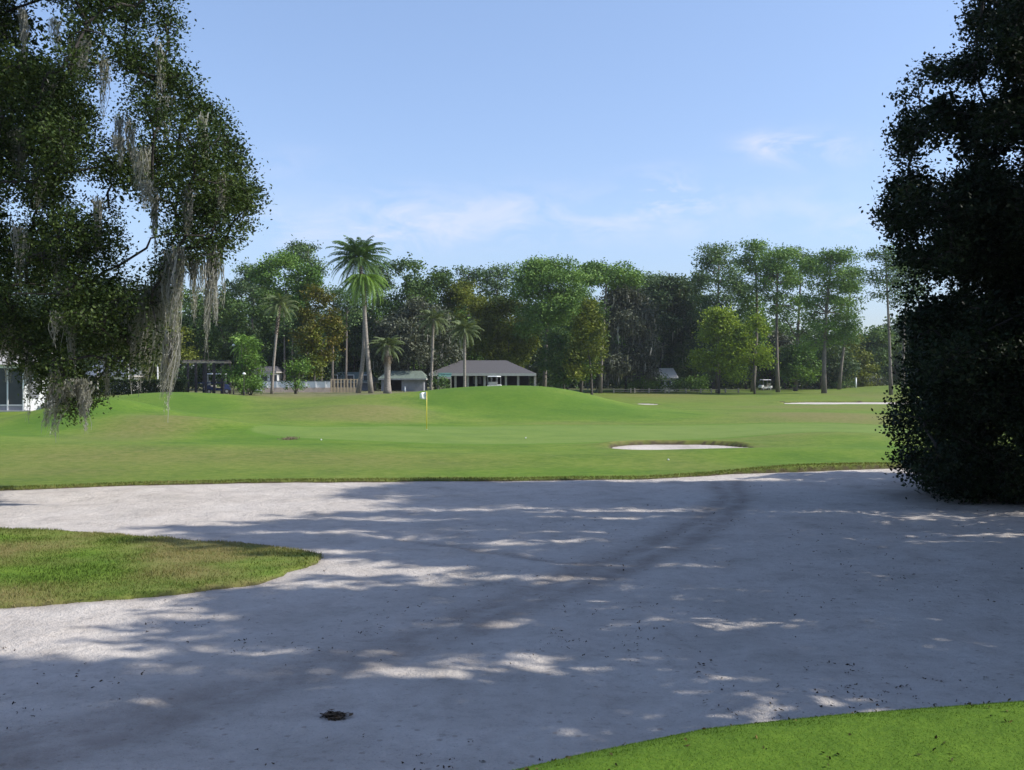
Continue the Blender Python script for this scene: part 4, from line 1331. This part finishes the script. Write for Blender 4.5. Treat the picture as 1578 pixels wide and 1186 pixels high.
# golf carts
def golf_cart(label, x, y, z, rz, body='cartwhite'):
    root = empty('golf_cart', (x, y, z), label, 'golf cart', 'golf carts', rz)
    m = MB()
    prof = [(-1.15, .35), (-1.15, .75), (-.75, .80), (-.55, .62), (-.2, .60), (-.15, .35), (.45, .33), (.55, .45), (.62, .85), (.80, .92), (1.08, .72), (1.15, .45), (1.1, .33)]
    n_ = len(prof)
    m.add([(a, -.58, b) for a, b in prof] + [(a, .58, b) for a, b in prof], [tuple(range(n_))[::-1], tuple(range(n_, 2 * n_))] + [(i, (i + 1) % n_, n_ + (i + 1) % n_, n_ + i) for i in range(n_)])
    m.build('body', M[body], root, bevel=.03)
    MB().box(-.62, -.1, -.52, .52, .63, .78).build('seat', M['seat'], root, bevel=.04)
    MB().box(-.74, -.64, -.52, .52, .82, 1.2).build('backrest', M['seat'], root, bevel=.03)
    m = MB(); m.add([(-.95, -.6, 1.78), (.85, -.6, 1.78), (.85, .6, 1.78), (-.95, .6, 1.78), (-.85, -.5, 1.88), (.7, -.5, 1.88), (.7, .5, 1.88), (-.85, .5, 1.88)],
                    [(0, 3, 2, 1), (4, 5, 6, 7), (0, 1, 5, 4), (1, 2, 6, 5), (2, 3, 7, 6), (3, 0, 4, 7)])
    m.build('roof', M['cartwhite'], root, bevel=.03)
    for a0, a1 in ((.72, .72), (-.85, -.85)):
        for s_ in (-.53, .53):
            MB().tube([(a0, s_, .78), (a1, s_, 1.78)], .025, 6).build('roof_post', M['metal'], root)
    for a in (-.78, .78):
        for s_ in (-1, 1):
            wh = MB().tube([(a, s_ * .40, .23), (a, s_ * .60, .23)], .23, 16).build('wheel', M['rubber'], root)
            MB().tube([(a, s_ * .601, .23), (a, s_ * .615, .23)], .12, 12).build('hub', M['metal'], wh)
    MB().tube([(.55, -.25, .85), (.38, -.25, 1.05)], .02, 6).build('steering_column', M['rubber'], root)
    return root


x, y, z = at(1179, 0, 186); golf_cart('white golf cart parked under the trees on the right', x, y, z, R(200))
x, y, z = at(762, 0, 117); golf_cart('golf cart with a white roof standing before the pavilion', x, y, EYE + (HY - 579) * 117 / F - 1.88, R(75))
x, y, z = at(335, 0, 95.6); golf_cart('dark blue golf cart standing inside the pergola', x, y, z, R(20), 'cartblue')

# flagstick
gx, gy = G(657.5, 663)
zf = gz(gx, gy)
root = empty('golf_flagstick', (gx, gy, zf), 'yellow flagstick with a small white flag on the putting green', 'flagstick')
H = EYE + (HY - 603) * gy / F - zf
MB().tube([(0, 0, -.05), (0, 0, H)], [.022, .018], 8).build('pole', M['yellowpole'], root, True)
m = MB(); nx, nz = 10, 5; V = []
for j in range(nz + 1):
    for i in range(nx + 1):
        u = i / nx; v = j / nz
        V.append((-.02 - u * .34, .05 * math.sin(u * 6 + v), H - .02 - v * .42 * (1 - .35 * u) - .10 * u + (.05 * u * math.sin(3 * u))))
Fq = [(j * (nx + 1) + i, j * (nx + 1) + i + 1, (j + 1) * (nx + 1) + i + 1, (j + 1) * (nx + 1) + i) for j in range(nz) for i in range(nx)]
m.add(V, Fq); fl = m.build('flag', M['flag'], root, True)
so = fl.modifiers.new('thick', 'SOLIDIFY'); so.thickness = .004
MB().tube([(0, 0, .001), (0, 0, .006)], [.054, .054], 16).build('cup_rim', M['white'], root)
# small white things on the turf
for px, py, lab in ((810, 677, 'white golf ball on the putting green right of the flagstick'), (495, 680, 'white golf ball on the left part of the green'),
                    (1030, 712, 'white golf ball in the rough below the small bunker')):
    gx, gy = G(px, py)
    bpy.ops.mesh.primitive_uv_sphere_add(segments=20, ring_count=12, radius=.032, location=(gx, gy, gz(gx, gy) + .028))
    o = bpy.context.object; o.name = 'golf_ball'; o.data.materials.append(M['white']); tag(o, lab, 'golf ball', 'golf balls')
gx, gy = G(447, 678)
n = 420
p = np.stack([rng.normal(gx, .17, n), rng.normal(gy, .35, n), np.zeros(n)], 1); p[:, 2] = ground(p[:, 0], p[:, 1]) + np.abs(rng.normal(0, .03, n))
tag(fast_mesh('debris_clump', leaf_quads(p, .10, .25, .3), 4, M['deadfrond'], rng.normal(.6, .25, n)), 'fallen tuft of grey moss lying on the left of the green', 'debris')

# ------------------------------------------------------------------ camera, light, sky
cam = bpy.data.cameras.new('camera'); co = bpy.data.objects.new('camera', cam); C.objects.link(co)
cam.sensor_width = 36; cam.lens = 36 * F / 1578; cam.clip_end = 6000; cam.clip_start = .05
co.location = (0, 0, EYE); co.rotation_euler = (R(90) - math.atan(5 / F), 0, 0)
bpy.context.scene.camera = co

EL, AZ = R(40), R(-5)          # sun to the right, a touch beyond the camera plane (azimuth from +x towards +y)
sun = bpy.data.lights.new('sun', 'SUN'); so_ = bpy.data.objects.new('sun', sun); C.objects.link(so_)
sun.energy = 5.0; sun.angle = R(.53); sun.color = (1.0, .955, .88)
from mathutils import Vector
sd = Vector((math.cos(EL) * math.cos(AZ), math.cos(EL) * math.sin(AZ), math.sin(EL)))
so_.rotation_euler = sd.to_track_quat('Z', 'Y').to_euler()
so_.location = (60, 0, 60)

wd = bpy.data.worlds.new('World'); bpy.context.scene.world = wd; wd.use_nodes = True
nt = wd.node_tree; nt.nodes.clear()
out = N(nt, 'ShaderNodeOutputWorld'); bg = N(nt, 'ShaderNodeBackground')
sky = N(nt, 'ShaderNodeTexSky', sky_type='NISHITA', sun_disc=False)
sky.sun_elevation = EL; sky.sun_rotation = R(90) - AZ
sky.air_density = 1.0; sky.dust_density = .6; sky.ozone_density = 2.5
tint = mixc(nt, sky.outputs[0], (1.55, 1.44, 1.46), 1.0, 'MULTIPLY')
v = coords(nt, 'Generated')
sep = N(nt, 'ShaderNodeSeparateXYZ'); nt.links.new(v, sep.inputs[0])
tint = mixc(nt, tint, ramp(nt, [(0, (.50, .56, .66)), (.06, (.60, .65, .76)), (.16, (.82, .84, .90)), (.35, (1, 1, 1))], sep.outputs[2]), 1.0, 'MULTIPLY')
yp = math_n(nt, 'MAXIMUM', sep.outputs[1], .05)
u_ = math_n(nt, 'DIVIDE', sep.outputs[0], yp); w_ = math_n(nt, 'DIVIDE', sep.outputs[2], yp)
acc = None
for px, py, ax_, ay_, am in ((1205, 224, 60, 20, 1.0), (1260, 230, 80, 24, .7), (1018, 298, 50, 30, 1.4), (1070, 310, 90, 22, .4), (750, 335, 420, 45, .28), (640, 318, 120, 28, .4), (820, 318, 60, 24, .35), (880, 350, 170, 24, .35),
                             (620, 362, 110, 24, .5), (430, 250, 90, 24, .22), (1240, 315, 110, 30, .28), (450, 350, 60, 30, .3), (1330, 350, 60, 22, .4)):
    du = math_n(nt, 'DIVIDE', math_n(nt, 'SUBTRACT', u_, (px - CX) / F), ax_ / F)
    dv = math_n(nt, 'DIVIDE', math_n(nt, 'SUBTRACT', w_, (HY - py) / F), ay_ / F)
    e = math_n(nt, 'ADD', math_n(nt, 'MULTIPLY', du, du), math_n(nt, 'MULTIPLY', dv, dv))
    g = math_n(nt, 'MULTIPLY', math_n(nt, 'POWER', 2.718, math_n(nt, 'MULTIPLY', e, -1)), am)
    acc = g if acc is None else math_n(nt, 'ADD', acc, g)
mp = N(nt, 'ShaderNodeMapping'); mp.inputs['Scale'].default_value = (1, 1, 2.6)
nt.links.new(v, mp.inputs['Vector'])
nz_ = noise(nt, 13, 9, .66, mp.outputs[0], .6)
nzc = ramp(nt, [(.40, (0, 0, 0)), (.64, (1, 1, 1))], nz_)
cm = math_n(nt, 'MULTIPLY', math_n(nt, 'MULTIPLY', acc, nzc), .62, clamp=True)
col = mixc(nt, tint, (6.6, 6.4, 7.6), cm)
nt.links.new(col, bg.inputs[0]); bg.inputs[1].default_value = .125
nt.links.new(bg.outputs[0], out.inputs[0])

m, nt2, out2 = new_mat('haze')
pv = N(nt2, 'ShaderNodeVolumePrincipled')
pv.inputs['Color'].default_value = (.86, .91, 1, 1); pv.inputs['Density'].default_value = .00016; pv.inputs['Anisotropy'].default_value = .2
nt2.links.new(pv.outputs[0], out2.inputs['Volume'])
hb = MB().box(-3450, 3450, -60, 3450, -1.6, 42).build('haze', m)
tag(hb, kind='stuff')
vs = bpy.context.scene.view_settings
vs.view_transform = 'Standard'; vs.look = 'None'; vs.gamma = 1; vs.use_curve_mapping = False
vs.exposure = 0.25
print('NFACES', sum(len(o.data.polygons) for o in bpy.data.objects if o.type == 'MESH'))
